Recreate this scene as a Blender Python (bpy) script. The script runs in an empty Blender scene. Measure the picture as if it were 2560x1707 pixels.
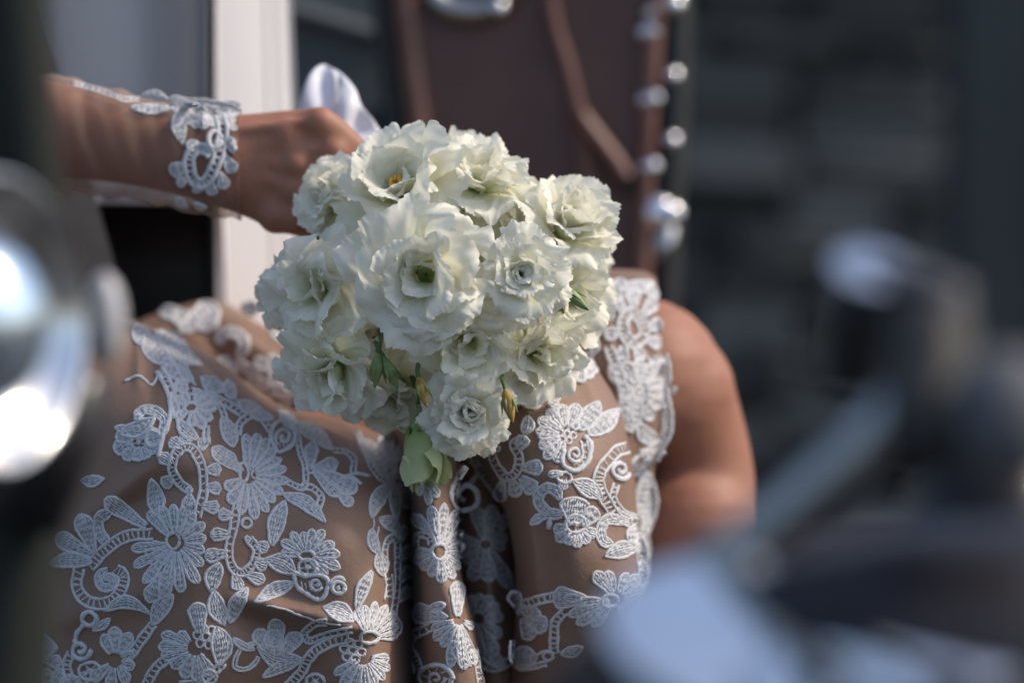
import bpy, bmesh, math, random
import numpy as np
from mathutils import Vector, Matrix
from mathutils.bvhtree import BVHTree

S = bpy.context.scene
C = S.collection
R_ = math.radians

# ------------------------------------------------------------------ camera, sky, sun, exposure
FOC, DIST, PITCH = 135.0, 2.70, R_(6)
F = 2560 * FOC / 36.0                       # photo pixels per unit slope
FOCUS = Vector((0, 0, 0.97))
FWD = Vector((0, math.cos(PITCH), -math.sin(PITCH)))
UP = Vector((0, math.sin(PITCH), math.cos(PITCH)))
RT = Vector((1, 0, 0))
CAM = FOCUS - FWD * DIST
cam = bpy.data.cameras.new('camera')
camo = bpy.data.objects.new('camera', cam)
C.objects.link(camo)
camo.location = CAM
camo.rotation_euler = (math.pi / 2 - PITCH, 0, 0)
cam.lens = FOC
cam.sensor_width = 36
cam.clip_start = 0.05
cam.clip_end = 2000
cam.dof.use_dof = True
cam.dof.focus_distance = DIST - 0.01
cam.dof.aperture_fstop = 2.0
S.camera = camo

SUN_AZ, SUN_EL = 3.0, 46.0                 # azimuth from +X towards +Y (degrees), elevation
w = bpy.data.worlds.new('World')
S.world = w
w.use_nodes = True
nt = w.node_tree
nt.nodes.clear()
sky = nt.nodes.new('ShaderNodeTexSky')
sky.sky_type = 'NISHITA'
sky.sun_disc = False
sky.dust_density = 2.4
sky.ozone_density = 1.0
sky.sun_elevation = R_(SUN_EL)
sky.sun_rotation = R_(90 - SUN_AZ)
bg = nt.nodes.new('ShaderNodeBackground')
bg.inputs[1].default_value = 0.135
wo = nt.nodes.new('ShaderNodeOutputWorld')
nt.links.new(sky.outputs[0], bg.inputs[0])
nt.links.new(bg.outputs[0], wo.inputs[0])
sun = bpy.data.lights.new('sun', 'SUN')
sun.energy = 2.0
sun.angle = R_(8)
sun.color = (1.0, 0.87, 0.72)
suno = bpy.data.objects.new('sun', sun)
C.objects.link(suno)
tosun = Vector((math.cos(R_(SUN_EL)) * math.cos(R_(SUN_AZ)), math.cos(R_(SUN_EL)) * math.sin(R_(SUN_AZ)), math.sin(R_(SUN_EL))))
suno.rotation_euler = tosun.to_track_quat('Z', 'Y').to_euler()
suno.location = tosun * 20
S.view_settings.view_transform = 'Standard'
S.view_settings.look = 'None'
S.view_settings.gamma = 1
S.view_settings.exposure = 0.38
S.render.engine = 'CYCLES'
S.cycles.use_denoising = True
S.cycles.max_bounces = 8
S.cycles.transparent_max_bounces = 16
S.cycles.caustics_reflective = False
S.cycles.caustics_refractive = False
S.cycles.sample_clamp_indirect = 6


def P(px, py, d):
    return CAM + FWD * d + RT * ((px - 1280) / F * d) + UP * ((853.5 - py) / F * d)


def PA(a):
    """array (...,3) of photo px, py, depth -> world"""
    a = np.asarray(a, float)
    d = a[..., 2:3]
    return (np.array(CAM) + np.array(FWD) * d + np.array(RT) * ((a[..., 0:1] - 1280) / F * d)
            + np.array(UP) * ((853.5 - a[..., 1:2]) / F * d))


# ------------------------------------------------------------------ materials
def newmat(name):
    m = bpy.data.materials.new(name)
    m.use_nodes = True
    t = m.node_tree
    b = t.nodes['Principled BSDF']
    return m, t, b


def noise(t, scale, detail=3, rough=0.55, coord=None, dist=0.0):
    n = t.nodes.new('ShaderNodeTexNoise')
    n.inputs['Scale'].default_value = scale
    n.inputs['Detail'].default_value = detail
    n.inputs['Roughness'].default_value = rough
    n.inputs['Distortion'].default_value = dist
    if coord is None:
        tc = t.nodes.new('ShaderNodeTexCoord')
        coord = tc.outputs['Object']
    t.links.new(coord, n.inputs['Vector'])
    return n


def ramp(t, src, stops):
    r = t.nodes.new('ShaderNodeValToRGB')
    el = r.color_ramp.elements
    while len(el) < len(stops):
        el.new(0.5)
    for e, (p, c) in zip(el, stops):
        e.position = p
        e.color = (c[0], c[1], c[2], 1)
    t.links.new(src, r.inputs[0])
    return r


def bump(t, b, h, strength, dist):
    n = t.nodes.new('ShaderNodeBump')
    n.inputs['Strength'].default_value = strength
    n.inputs['Distance'].default_value = dist
    t.links.new(h, n.inputs['Height'])
    t.links.new(n.outputs[0], b.inputs['Normal'])
    return n


def simple(name, c1, c2, scale=20, rough=0.5, metal=0.0, bmp=0.2, bdist=0.002, spec=0.5, coat=0.0):
    m, t, b = newmat(name)
    n = noise(t, scale)
    r = ramp(t, n.outputs[0], [(0.3, c1), (0.7, c2)])
    t.links.new(r.outputs[0], b.inputs['Base Color'])
    b.inputs['Roughness'].default_value = rough
    b.inputs['Metallic'].default_value = metal
    b.inputs['Specular IOR Level'].default_value = spec
    b.inputs['Coat Weight'].default_value = coat
    b.inputs['Coat Roughness'].default_value = 0.05
    if bmp:
        n2 = noise(t, scale * 5)
        bump(t, b, n2.outputs[0], bmp, bdist)
    return m


M = {}
M['chrome'] = simple('chrome', (0.72, 0.73, 0.75), (0.8, 0.8, 0.8), 8, 0.12, 1.0, 0)
M['polished'] = simple('polished_chrome', (0.90, 0.91, 0.93), (0.95, 0.95, 0.96), 8, 0.1, 1.0, 0)
M['chrome_rim'] = simple('satin_chrome', (0.75, 0.75, 0.76), (0.82, 0.82, 0.82), 8, 0.2, 1.0, 0)
M['steel'] = simple('steel', (0.35, 0.36, 0.36), (0.45, 0.46, 0.46), 30, 0.3, 1.0, 0.1)
M['black_paint'] = simple('black_paint', (0.012, 0.011, 0.014), (0.02, 0.018, 0.022), 10, 0.38, 0, 0, spec=0.3, coat=0.15)
M['black_rubber'] = simple('black_rubber', (0.012, 0.012, 0.012), (0.025, 0.025, 0.025), 40, 0.6, 0, 0.3)
M['black_leather'] = simple('black_leather', (0.008, 0.008, 0.009), (0.018, 0.018, 0.02), 60, 0.45, 0, 0.4, 0.001)
M['leather'] = simple('brown_leather', (0.075, 0.033, 0.026), (0.115, 0.054, 0.044), 14, 0.42, 0, 0.35, 0.0015)
M['leather_edge'] = simple('brown_leather_strap', (0.16, 0.07, 0.053), (0.22, 0.105, 0.08), 20, 0.36, 0, 0.3, 0.001)
M['black_cloth'] = simple('black_cloth', (0.006, 0.006, 0.009), (0.012, 0.012, 0.017), 40, 0.85, 0, 0.3, 0.001)
M['white_paint'] = simple('white_paint', (0.68, 0.66, 0.66), (0.75, 0.73, 0.73), 5, 0.35, 0, 0)
M['grey_paint'] = simple('grey_paint', (0.44, 0.44, 0.46), (0.50, 0.50, 0.52), 4, 0.3, 0.0, 0)
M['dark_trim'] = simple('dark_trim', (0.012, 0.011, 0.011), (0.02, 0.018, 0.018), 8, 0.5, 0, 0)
M['teal_grey'] = simple('teal_grey_paint', (0.12, 0.14, 0.145), (0.16, 0.18, 0.185), 3, 0.3, 0, 0)
M['stone'] = simple('slate_stone', (0.082, 0.082, 0.074), (0.135, 0.135, 0.122), 9, 0.75, 0, 0.8, 0.01)
def stone_var():
    m = M['stone']; t = m.node_tree; b = t.nodes['Principled BSDF']
    src = b.inputs['Base Color'].links[0].from_socket
    oi = t.nodes.new('ShaderNodeObjectInfo')
    r = ramp(t, oi.outputs['Random'], [(0.0, (0.45, 0.45, 0.47)), (0.6, (1.0, 1.0, 1.0)), (1.0, (2.0, 2.05, 2.15))])
    mx = t.nodes.new('ShaderNodeMix'); mx.data_type = 'RGBA'; mx.blend_type = 'MULTIPLY'; mx.inputs[0].default_value = 1
    t.links.new(src, mx.inputs[6]); t.links.new(r.outputs[0], mx.inputs[7])
    t.links.new(mx.outputs[2], b.inputs['Base Color'])


stone_var()
M['mortar'] = simple('mortar', (0.03, 0.03, 0.032), (0.045, 0.045, 0.047), 14, 0.9, 0, 0.6, 0.01)
M['warm_grey'] = simple('warm_grey_paint', (0.10, 0.10, 0.11), (0.14, 0.14, 0.15), 6, 0.75, 0, 0, spec=0.15)
M['fork_grey'] = simple('fork_grey', (0.022, 0.025, 0.023), (0.03, 0.034, 0.031), 6, 0.7, 0, 0, spec=0.15)
M['brown_black'] = simple('brown_black_paint', (0.030, 0.022, 0.023), (0.042, 0.031, 0.032), 6, 0.55, 0, 0, spec=0.2)
M['pillar'] = simple('dark_pillar', (0.035, 0.042, 0.044), (0.05, 0.058, 0.06), 3, 0.6, 0, 0.2)
M['asphalt'] = simple('asphalt', (0.04, 0.04, 0.042), (0.065, 0.065, 0.065), 30, 0.9, 0, 0.8, 0.004)
M['stem'] = simple('stem_green', (0.05, 0.10, 0.03), (0.10, 0.17, 0.06), 60, 0.5, 0, 0.2, 0.0005)
M['calyx'] = simple('calyx_green', (0.12, 0.20, 0.06), (0.30, 0.38, 0.16), 90, 0.5, 0, 0.2, 0.0005)
M['dry_bud'] = simple('dry_bud', (0.22, 0.12, 0.02), (0.45, 0.30, 0.06), 150, 0.6, 0, 0.3, 0.0005)
M['stamen'] = simple('stamen_yellow', (0.75, 0.36, 0.02), (0.85, 0.5, 0.06), 200, 0.7, 0, 0.4, 0.0005)
M['lens_sky_tint'] = simple('headlight_lens_sky_tint', (0.50, 0.62, 0.74), (0.58, 0.70, 0.82), 8, 0.22, 0.9, 0)  # blue of the reflected sky put into the lens base colour


def m_skin():
    m, t, b = newmat('skin')
    n = noise(t, 9, 4)
    r = ramp(t, n.outputs[0], [(0.3, (0.30, 0.125, 0.075)), (0.7, (0.40, 0.18, 0.115))])
    t.links.new(r.outputs[0], b.inputs['Base Color'])
    b.inputs['Roughness'].default_value = 0.56
    b.inputs['Specular IOR Level'].default_value = 0.45
    b.inputs['Subsurface Weight'].default_value = 0.12
    b.inputs['Subsurface Radius'].default_value = (1.0, 0.35, 0.2)
    b.inputs['Subsurface Scale'].default_value = 0.006
    n2 = noise(t, 420, 3)
    n3 = noise(t, 60, 4)
    a = t.nodes.new('ShaderNodeMath'); a.operation = 'ADD'
    t.links.new(n2.outputs[0], a.inputs[0]); t.links.new(n3.outputs[0], a.inputs[1])
    bump(t, b, a.outputs[0], 0.25, 0.0012)
    return m


def m_petal(name, base, mid, edge, transl=0.38):
    m, t, b = newmat(name)
    uv = t.nodes.new('ShaderNodeUVMap')
    sep = t.nodes.new('ShaderNodeSeparateXYZ')
    t.links.new(uv.outputs[0], sep.inputs[0])
    nz = noise(t, 45, 4)
    ad = t.nodes.new('ShaderNodeMath'); ad.operation = 'MULTIPLY_ADD'
    t.links.new(nz.outputs[0], ad.inputs[0]); ad.inputs[1].default_value = 0.30
    t.links.new(sep.outputs[1], ad.inputs[2])
    r = ramp(t, ad.outputs[0], [(0.14, base), (0.42, mid), (0.90, edge)])
    t.links.new(r.outputs[0], b.inputs['Base Color'])
    b.inputs['Roughness'].default_value = 0.55
    b.inputs['Specular IOR Level'].default_value = 0.25
    b.inputs['Sheen Weight'].default_value = 0.08
    # veins running along the petal plus soft crumple
    mp = t.nodes.new('ShaderNodeMapping')
    mp.inputs['Scale'].default_value = (34, 1.6, 1)
    t.links.new(uv.outputs[0], mp.inputs[0])
    vn = noise(t, 1.0, 3, 0.6, mp.outputs[0], 0.6)
    cr = noise(t, 130, 3)
    sm = t.nodes.new('ShaderNodeMath'); sm.operation = 'MULTIPLY_ADD'
    t.links.new(vn.outputs[0], sm.inputs[0]); sm.inputs[1].default_value = 0.8
    t.links.new(cr.outputs[0], sm.inputs[2])
    bn = bump(t, b, sm.outputs[0], 0.28, 0.0010)
    tr = t.nodes.new('ShaderNodeBsdfTranslucent')
    t.links.new(r.outputs[0], tr.inputs[0])
    t.links.new(bn.outputs[0], tr.inputs['Normal'])
    mx = t.nodes.new('ShaderNodeMixShader')
    mx.inputs[0].default_value = transl
    t.links.new(b.outputs[0], mx.inputs[1]); t.links.new(tr.outputs[0], mx.inputs[2])
    t.links.new(mx.outputs[0], t.nodes['Material Output'].inputs[0])
    return m


def m_tulle():
    m, t, b = newmat('nude_tulle')
    b.inputs['Base Color'].default_value = (0.42, 0.30, 0.24, 1)
    b.inputs['Roughness'].default_value = 0.7
    b.inputs['Sheen Weight'].default_value = 0.3
    lw = t.nodes.new('ShaderNodeLayerWeight'); lw.inputs[0].default_value = 0.35
    n = noise(t, 40, 3)
    ma = t.nodes.new('ShaderNodeMath'); ma.operation = 'MULTIPLY_ADD'
    t.links.new(lw.outputs['Facing'], ma.inputs[0]); ma.inputs[1].default_value = 0.45
    ma2 = t.nodes.new('ShaderNodeMath'); ma2.operation = 'MULTIPLY_ADD'
    t.links.new(n.outputs[0], ma2.inputs[0]); ma2.inputs[1].default_value = 0.16; ma2.inputs[2].default_value = 0.13
    t.links.new(ma2.outputs[0], ma.inputs[2])
    tp = t.nodes.new('ShaderNodeBsdfTransparent')
    tp.inputs[0].default_value = (0.93, 0.88, 0.84, 1)
    mx = t.nodes.new('ShaderNodeMixShader')
    t.links.new(ma.outputs[0], mx.inputs[0])
    t.links.new(tp.outputs[0], mx.inputs[1]); t.links.new(b.outputs[0], mx.inputs[2])
    t.links.new(mx.outputs[0], t.nodes['Material Output'].inputs[0])
    return m


def m_satin():
    m, t, b = newmat('nude_satin')
    n = noise(t, 7, 4)
    r = ramp(t, n.outputs[0], [(0.3, (0.235, 0.140, 0.097)), (0.7, (0.30, 0.185, 0.130))])
    t.links.new(r.outputs[0], b.inputs['Base Color'])
    b.inputs['Roughness'].default_value = 0.5
    b.inputs['Specular IOR Level'].default_value = 0.4
    b.inputs['Sheen Weight'].default_value = 0.08
    b.inputs['Sheen Roughness'].default_value = 0.4
    b.inputs['Sheen Tint'].default_value = (1.0, 0.85, 0.75, 1)
    n2 = noise(t, 160, 6, 0.75)
    n3 = noise(t, 16, 4, 0.6)
    ad = t.nodes.new('ShaderNodeMath'); ad.operation = 'MULTIPLY_ADD'
    t.links.new(n3.outputs[0], ad.inputs[0]); ad.inputs[1].default_value = 3.0; t.links.new(n2.outputs[0], ad.inputs[2])
    bump(t, b, ad.outputs[0], 0.4, 0.0014)
    return m


def m_thread():
    m, t, b = newmat('lace_cord')
    n = noise(t, 500, 3)
    r = ramp(t, n.outputs[0], [(0.3, (0.62, 0.62, 0.64)), (0.7, (0.75, 0.75, 0.76))])
    t.links.new(r.outputs[0], b.inputs['Base Color'])
    b.inputs['Roughness'].default_value = 0.75
    b.inputs['Specular IOR Level'].default_value = 0.2
    b.inputs['Sheen Weight'].default_value = 0.2
    n2 = noise(t, 1400, 2)
    bump(t, b, n2.outputs[0], 0.7, 0.0008)
    return m


def m_mesh():
    # embroidered thread filling: rows of stitches with small holes; uv is in photo-scale millimetres
    m, t, b = newmat('lace_filling')
    b.inputs['Roughness'].default_value = 0.8
    b.inputs['Specular IOR Level'].default_value = 0.15
    uv = t.nodes.new('ShaderNodeUVMap')
    sep = t.nodes.new('ShaderNodeSeparateXYZ')
    t.links.new(uv.outputs[0], sep.inputs[0])
    nz = noise(t, 260, 2)

    def sine(src, freq, wob):
        a = t.nodes.new('ShaderNodeMath'); a.operation = 'MULTIPLY_ADD'
        t.links.new(nz.outputs[0], a.inputs[0]); a.inputs[1].default_value = wob
        m1 = t.nodes.new('ShaderNodeMath'); m1.operation = 'MULTIPLY'
        t.links.new(src, m1.inputs[0]); m1.inputs[1].default_value = freq
        t.links.new(m1.outputs[0], a.inputs[2])
        s = t.nodes.new('ShaderNodeMath'); s.operation = 'SINE'
        t.links.new(a.outputs[0], s.inputs[0])
        return s
    s1 = sine(sep.outputs[0], 1.5, 9.0)
    s2 = sine(sep.outputs[1], 3.6, 9.0)
    pr = t.nodes.new('ShaderNodeMath'); pr.operation = 'ADD'
    t.links.new(s1.outputs[0], pr.inputs[0]); t.links.new(s2.outputs[0], pr.inputs[1])
    cr = ramp(t, pr.outputs[0], [(0.0, (0.58, 0.58, 0.60)), (0.8, (0.68, 0.68, 0.70))])
    t.links.new(cr.outputs[0], b.inputs['Base Color'])
    gt = t.nodes.new('ShaderNodeMath'); gt.operation = 'GREATER_THAN'
    t.links.new(pr.outputs[0], gt.inputs[0]); gt.inputs[1].default_value = -1.72
    t.links.new(gt.outputs[0], b.inputs['Alpha'])
    bump(t, b, pr.outputs[0], 0.6, 0.0008)
    return m


def m_ribbon():
    m, t, b = newmat('white_satin_ribbon')
    n = noise(t, 30, 2)
    r = ramp(t, n.outputs[0], [(0.3, (0.74, 0.74, 0.80)), (0.7, (0.80, 0.80, 0.85))])
    t.links.new(r.outputs[0], b.inputs['Base Color'])
    b.inputs['Roughness'].default_value = 0.3
    b.inputs['Sheen Weight'].default_value = 0.3
    bump(t, b, n.outputs[0], 0.2, 0.002)
    return m


M['skin'] = m_skin()
M['petal'] = m_petal('ivory_petal', (0.62, 0.68, 0.30), (0.92, 0.915, 0.72), (0.955, 0.94, 0.83), 0.34)
M['petal_green'] = m_petal('green_bud_petal', (0.22, 0.33, 0.08), (0.42, 0.52, 0.20), (0.60, 0.66, 0.36), 0.3)
M['tulle'] = m_tulle()
M['satin'] = m_satin()
M['thread'] = m_thread()
M['mesh'] = m_mesh()
M['ribbon'] = m_ribbon()

# ------------------------------------------------------------------ object helpers
WL = {}


def mk(name, verts, faces, mat, parent=None, smooth=True, uv=None, midx=None):
    me = bpy.data.meshes.new(name)
    me.from_pydata([tuple(v) for v in verts], [], [tuple(f) for f in faces])
    mats = mat if isinstance(mat, (list, tuple)) else [mat]
    for k in mats:
        me.materials.append(M[k])
    if smooth:
        me.polygons.foreach_set('use_smooth', [True] * len(me.polygons))
    if midx is not None:
        me.polygons.foreach_set('material_index', midx)
    if uv is not None:
        lay = me.uv_layers.new(name='UVMap')
        li = np.empty(len(me.loops), dtype=np.int32)
        me.loops.foreach_get('vertex_index', li)
        lay.data.foreach_set('uv', np.asarray(uv, dtype=np.float32)[li].ravel())
    me.update()
    o = bpy.data.objects.new(name, me)
    C.objects.link(o)
    if parent is not None:
        o.parent = parent
        L = WL.get(parent.name, Vector((0, 0, 0)))
        o.location = -L
    return o


def thing(name, label, cat, loc, group=None):
    o = bpy.data.objects.new(name, None)
    o.empty_display_size = 0.05
    C.objects.link(o)
    o.location = loc
    WL[o.name] = Vector(loc)
    o['label'] = label
    o['category'] = cat
    if group:
        o['group'] = group
    return o


def tag(o, label, cat, group=None):
    o['label'] = label
    o['category'] = cat
    if group:
        o['group'] = group
    return o


class MB:
    def __init__(s):
        s.v = []; s.f = []; s.m = []; s.uv = []

    def add(s, v, f, m=0, uv=None):
        o = len(s.v)
        s.v.extend([tuple(x) for x in v])
        s.f.extend([tuple(i + o for i in q) for q in f])
        s.m.extend([m] * len(f))
        s.uv.extend([tuple(x) for x in uv] if uv is not None else [(0, 0)] * len(v))

    def build(s, name, mat, parent=None, smooth=True):
        return mk(name, s.v, s.f, mat, parent, smooth, s.uv, s.m)


def gridfaces(r, c, off=0, wrap=False):
    f = []
    cc = c if wrap else c - 1
    for i in range(r - 1):
        for j in range(cc):
            k = (j + 1) % c
            f.append((off + i * c + j, off + i * c + k, off + (i + 1) * c + k, off + (i + 1) * c + j))
    return f


def cr1(pts, n, axis=0):
    """Catmull-Rom resample along an axis"""
    p = np.moveaxis(np.asarray(pts, float), axis, 0)
    k = p.shape[0]
    ext = np.concatenate([(2 * p[0] - p[1])[None], p, (2 * p[-1] - p[-2])[None]], 0)
    t = np.linspace(0, k - 1, n)
    i = np.minimum(t.astype(int), k - 2)
    u = (t - i).reshape((-1,) + (1,) * (p.ndim - 1))
    a, b, c, d = ext[i], ext[i + 1], ext[i + 2], ext[i + 3]
    out = 0.5 * (2 * b + (c - a) * u + (2 * a - 5 * b + 4 * c - d) * u ** 2 + (3 * b - a - 3 * c + d) * u ** 3)
    return np.moveaxis(out, 0, axis)


def tube(pts, rad, n=10, caps=True, squash=1.0, up=None):
    pts = [Vector(p) for p in pts]
    k = len(pts)
    rad = [rad] * k if not hasattr(rad, '__len__') else rad
    v = []
    prev = None
    for i, p in enumerate(pts):
        t = (pts[min(i + 1, k - 1)] - pts[max(i - 1, 0)])
        if t.length < 1e-9:
            t = Vector((0, 0, 1))
        t.normalize()
        ref = prev if prev is not None else (Vector(up) if up is not None else (Vector((0, 0, 1)) if abs(t.z) < 0.9 else Vector((1, 0, 0))))
        a = ref - t * ref.dot(t)
        if a.length < 1e-6:
            a = t.orthogonal()
        a.normalize()
        prev = a
        b = t.cross(a)
        for j in range(n):
            q = 2 * math.pi * j / n
            v.append(p + a * (math.cos(q) * rad[i] * squash) + b * (math.sin(q) * rad[i]))
    f = gridfaces(k, n, 0, True)
    if caps:
        f.append(tuple(range(n))[::-1])
        f.append(tuple(range((k - 1) * n, k * n)))
    return v, f


def frame(axis, up=Vector((0, 0, 1))):
    z = Vector(axis).normalized()
    x = Vector(up).cross(z)
    if x.length < 1e-4:
        x = z.orthogonal()
    x.normalize()
    y = z.cross(x)
    return x, y, z


def lathe(origin, axis, prof, n=40):
    """prof list of (radius, height along axis)"""
    x, y, z = frame(axis)
    v = []
    for r, h in prof:
        for j in range(n):
            q = 2 * math.pi * j / n
            v.append(Vector(origin) + z * h + x * (r * math.cos(q)) + y * (r * math.sin(q)))
    return v, gridfaces(len(prof), n, 0, True)


def torus(origin, axis, R, r, n=48, k=12, sq=1.0):
    x, y, z = frame(axis)
    v = []
    for i in range(n):
        a = 2 * math.pi * i / n
        dr = x * math.cos(a) + y * math.sin(a)
        for j in range(k):
            b = 2 * math.pi * j / k
            v.append(Vector(origin) + dr * (R + r * math.cos(b)) + z * (r * sq * math.sin(b)))
    f = []
    for i in range(n):
        for j in range(k):
            f.append((i * k + j, ((i + 1) % n) * k + j, ((i + 1) % n) * k + (j + 1) % k, i * k + (j + 1) % k))
    return v, f


def ellipsoid(c, ax, ay, az, X=RT, Y=UP, Z=FWD, nu=24, nv=14):
    v = []
    for i in range(nv + 1):
        th = math.pi * i / nv
        for j in range(nu):
            ph = 2 * math.pi * j / nu
            v.append(Vector(c) + X * (ax * math.sin(th) * math.cos(ph)) + Z * (az * math.sin(th) * math.sin(ph)) + Y * (ay * math.cos(th)))
    return v, gridfaces(nv + 1, nu, 0, True)


def rbox(c, sx, sy, sz, r=0.004, rotz=0.0, tilt=0.0, seg=2):
    bm = bmesh.new()
    bmesh.ops.create_cube(bm, size=1)
    bmesh.ops.scale(bm, vec=(sx, sy, sz), verts=bm.verts)
    if r > 0:
        bmesh.ops.bevel(bm, geom=bm.edges[:], offset=min(r, sx * .45, sy * .45, sz * .45), segments=seg, affect='EDGES')
    mt = Matrix.Translation(Vector(c)) @ Matrix.Rotation(rotz, 4, 'Z') @ Matrix.Rotation(tilt, 4, 'Y')
    v = [mt @ x.co for x in bm.verts]
    bm.verts.index_update()
    f = [[q.index for q in p.verts] for p in bm.faces]
    bm.free()
    return v, f


def fill_prism(outline, depth, mat, name, parent, back=0.03, bulge=0.0):
    """outline: photo pixels of a flat-ish panel at one depth, given its real thickness"""
    n = len(outline)
    fr = [P(x, y, depth) for x, y in outline]
    bk = [P(x, y, depth) + FWD * back for x, y in outline]
    bm = bmesh.new()
    a = [bm.verts.new(v) for v in fr]
    b = [bm.verts.new(v) for v in bk]
    bm.faces.new(a)
    bm.faces.new(b[::-1])
    for i in range(n):
        bm.faces.new((a[i], b[i], b[(i + 1) % n], a[(i + 1) % n]))
    bmesh.ops.recalc_face_normals(bm, faces=bm.faces)
    bmesh.ops.bevel(bm, geom=[e for e in bm.edges], offset=min(0.006, back * 0.3), segments=2, affect='EDGES', clamp_overlap=True)
    me = bpy.data.meshes.new(name)
    bm.to_mesh(me)
    bm.free()
    me.materials.append(M[mat])
    o = bpy.data.objects.new(name, me)
    C.objects.link(o)
    if parent is not None:
        o.parent = parent
        o.location = -WL.get(parent.name, Vector((0, 0, 0)))
    return o


# ================================================================== SETTING
v, f = [(-60, -60, 0), (60, -60, 0), (60, 60, 0), (-60, 60, 0)], [(0, 1, 2, 3)]
g = mk('ground', v, f, 'asphalt', None, False)
g['kind'] = 'structure'

# stacked slate wall behind, courses running slightly downhill to the right
rnd = random.Random(4)
WD = 5.6
wp = P(1900, 853, WD)
wall = thing('stone_wall', 'dark grey wall of stacked slate courses behind the motorcycles', 'wall', (wp.x, wp.y + 0.2, 0))
xa, xb = -1.2, 0.72
v, f = rbox((0.5 * (xa + xb), wp.y + 0.26, 0.9), xb - xa, 0.24, 1.8, 0.01)
mk('mortar_core', v, f, 'mortar', wall, False)
stone_meshes = []
for k in range(8):
    sx, sz = rnd.uniform(0.13, 0.24), rnd.uniform(0.044, 0.056)
    v, f = rbox((0, 0, 0), sx, 0.11, sz, 0.008, 0, 0, 2)
    v = [Vector(q) + Vector((rnd.uniform(-.004, .004), rnd.uniform(-.012, .008), rnd.uniform(-.003, .003))) for q in v]
    me = bpy.data.meshes.new('stone')
    me.from_pydata([tuple(q) for q in v], [], f)
    me.materials.append(M['stone'])
    stone_meshes.append((me, sx))
z = 0.03
while z < 1.75:
    x = xa + rnd.uniform(0, 0.1)
    while x < xb - 0.1:
        me, sx = rnd.choice(stone_meshes)
        o = bpy.data.objects.new('stone', me)
        C.objects.link(o)
        o.parent = wall
        zz = z - (x + 0.3) * 0.075 + rnd.uniform(-.004, .004)
        o.location = Vector((x + sx / 2, wp.y + 0.12 + rnd.uniform(-0.025, 0.025), zz)) - WL[wall.name]
        o.rotation_euler = (rnd.uniform(-.05, .05), R_(4.2) + rnd.uniform(-.02, .02), rnd.uniform(-.03, .03))
        x += sx + 0.008
    z += 0.058

pp = P(2450, 853, 5.0)
v, f = rbox((pp.x + 0.01, pp.y, 1.0), 0.11, 0.12, 2.0, 0.012)
pil = mk('square_post', v, f, 'pillar', None, False)
tag(pil, 'dark grey square post at the end of the slate wall', 'post')
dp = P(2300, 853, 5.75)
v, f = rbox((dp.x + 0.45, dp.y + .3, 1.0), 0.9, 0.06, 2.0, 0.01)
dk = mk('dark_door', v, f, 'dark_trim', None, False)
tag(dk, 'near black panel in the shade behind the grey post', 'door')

# pale painted metal body behind the sleeve
pl = thing('metal_panel', 'pale grey and white painted metal body with dark lower opening behind the lace sleeve', 'vehicle panel', P(500, 900, 3.1) * 1.0)
pl.location.z = 0.0
WL[pl.name] = Vector(pl.location)


def curved_panel(name, x0, x1, y0, y1, d, bow, mat, x0b=None, x1b=None, n=16, thick=0.02, slope=0.0):
    x0b = x0 if x0b is None else x0b
    x1b = x1 if x1b is None else x1b
    rows = []
    for i in range(8):
        s = i / 7
        a, b = x0 + (x0b - x0) * s, x1 + (x1b - x1) * s
        rows.append([(a + (b - a) * j / (n - 1), y0 + (y1 - y0) * s, d + bow * (2 * j / (n - 1) - 1) ** 2 + slope * j / (n - 1)) for j in range(n)])
    v = PA(rows).reshape(-1, 3)
    vb = v + np.array(FWD) * thick
    f = gridfaces(8, n)
    nn = len(v)
    fb = [tuple(i + nn for i in q[::-1]) for q in f]
    rim = []
    edge = [j for j in range(n)] + [i * n + n - 1 for i in range(1, 8)] + [7 * n + j for j in range(n - 2, -1, -1)] + [i * n for i in range(6, 0, -1)]
    for a, b in zip(edge, edge[1:] + edge[:1]):
        rim.append((a, b, b + nn, a + nn))
    return mk(name, list(v) + list(vb), f + fb + rim, mat, pl, True)


curved_panel('side_sheet', -260, 520, -500, 508, 3.10, 0.06, 'grey_paint')
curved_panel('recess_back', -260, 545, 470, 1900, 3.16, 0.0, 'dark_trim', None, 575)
curved_panel('recess_lip', 240, 546, 478, 506, 3.07, 0.004, 'grey_paint')
curved_panel('corner_post', 538, 704, -500, 1900, 3.07, 0.004, 'white_paint', 545, 800, slope=.055)
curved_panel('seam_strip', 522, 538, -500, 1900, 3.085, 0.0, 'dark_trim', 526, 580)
curved_panel('post_edge', 538, 556, 500, 1900, 3.055, 0.0, 'white_paint', 556, 610)
for q in (0, 1):
    curved_panel('post_rib', 650 + q * 26, 660 + q * 26, -500, 1900, 3.106 + .009 * q, 0.0, 'white_paint', 716 + q * 34, 728 + q * 34, slope=.004)

# ================================================================== MOTORCYCLES (three in a row)
def wheel(root, c, r=0.29):
    v, f = torus(c, (0, 1, 0), r, 0.055, 40, 12)
    t = mk('wheel', v, f, 'black_rubber', root)
    v, f = torus(c, (0, 1, 0), r - 0.05, 0.014, 40, 8)
    mk('rim', v, f, 'chrome', t)
    v, f = lathe(Vector(c) - Vector((0, .05, 0)), (0, 1, 0), [(0.001, 0), (0.03, 0), (0.035, .05), (0.03, .1), (0.001, .1)], 20)
    mk('hub', v, f, 'chrome', t)
    for i in range(10):
        a = 2 * math.pi * i / 10
        e = Vector(c) + Vector((math.cos(a), 0, math.sin(a))) * (r - 0.05)
        v, f = tube([c, e], 0.003, 5)
        mk('spoke', v, f, 'chrome', t)


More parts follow.
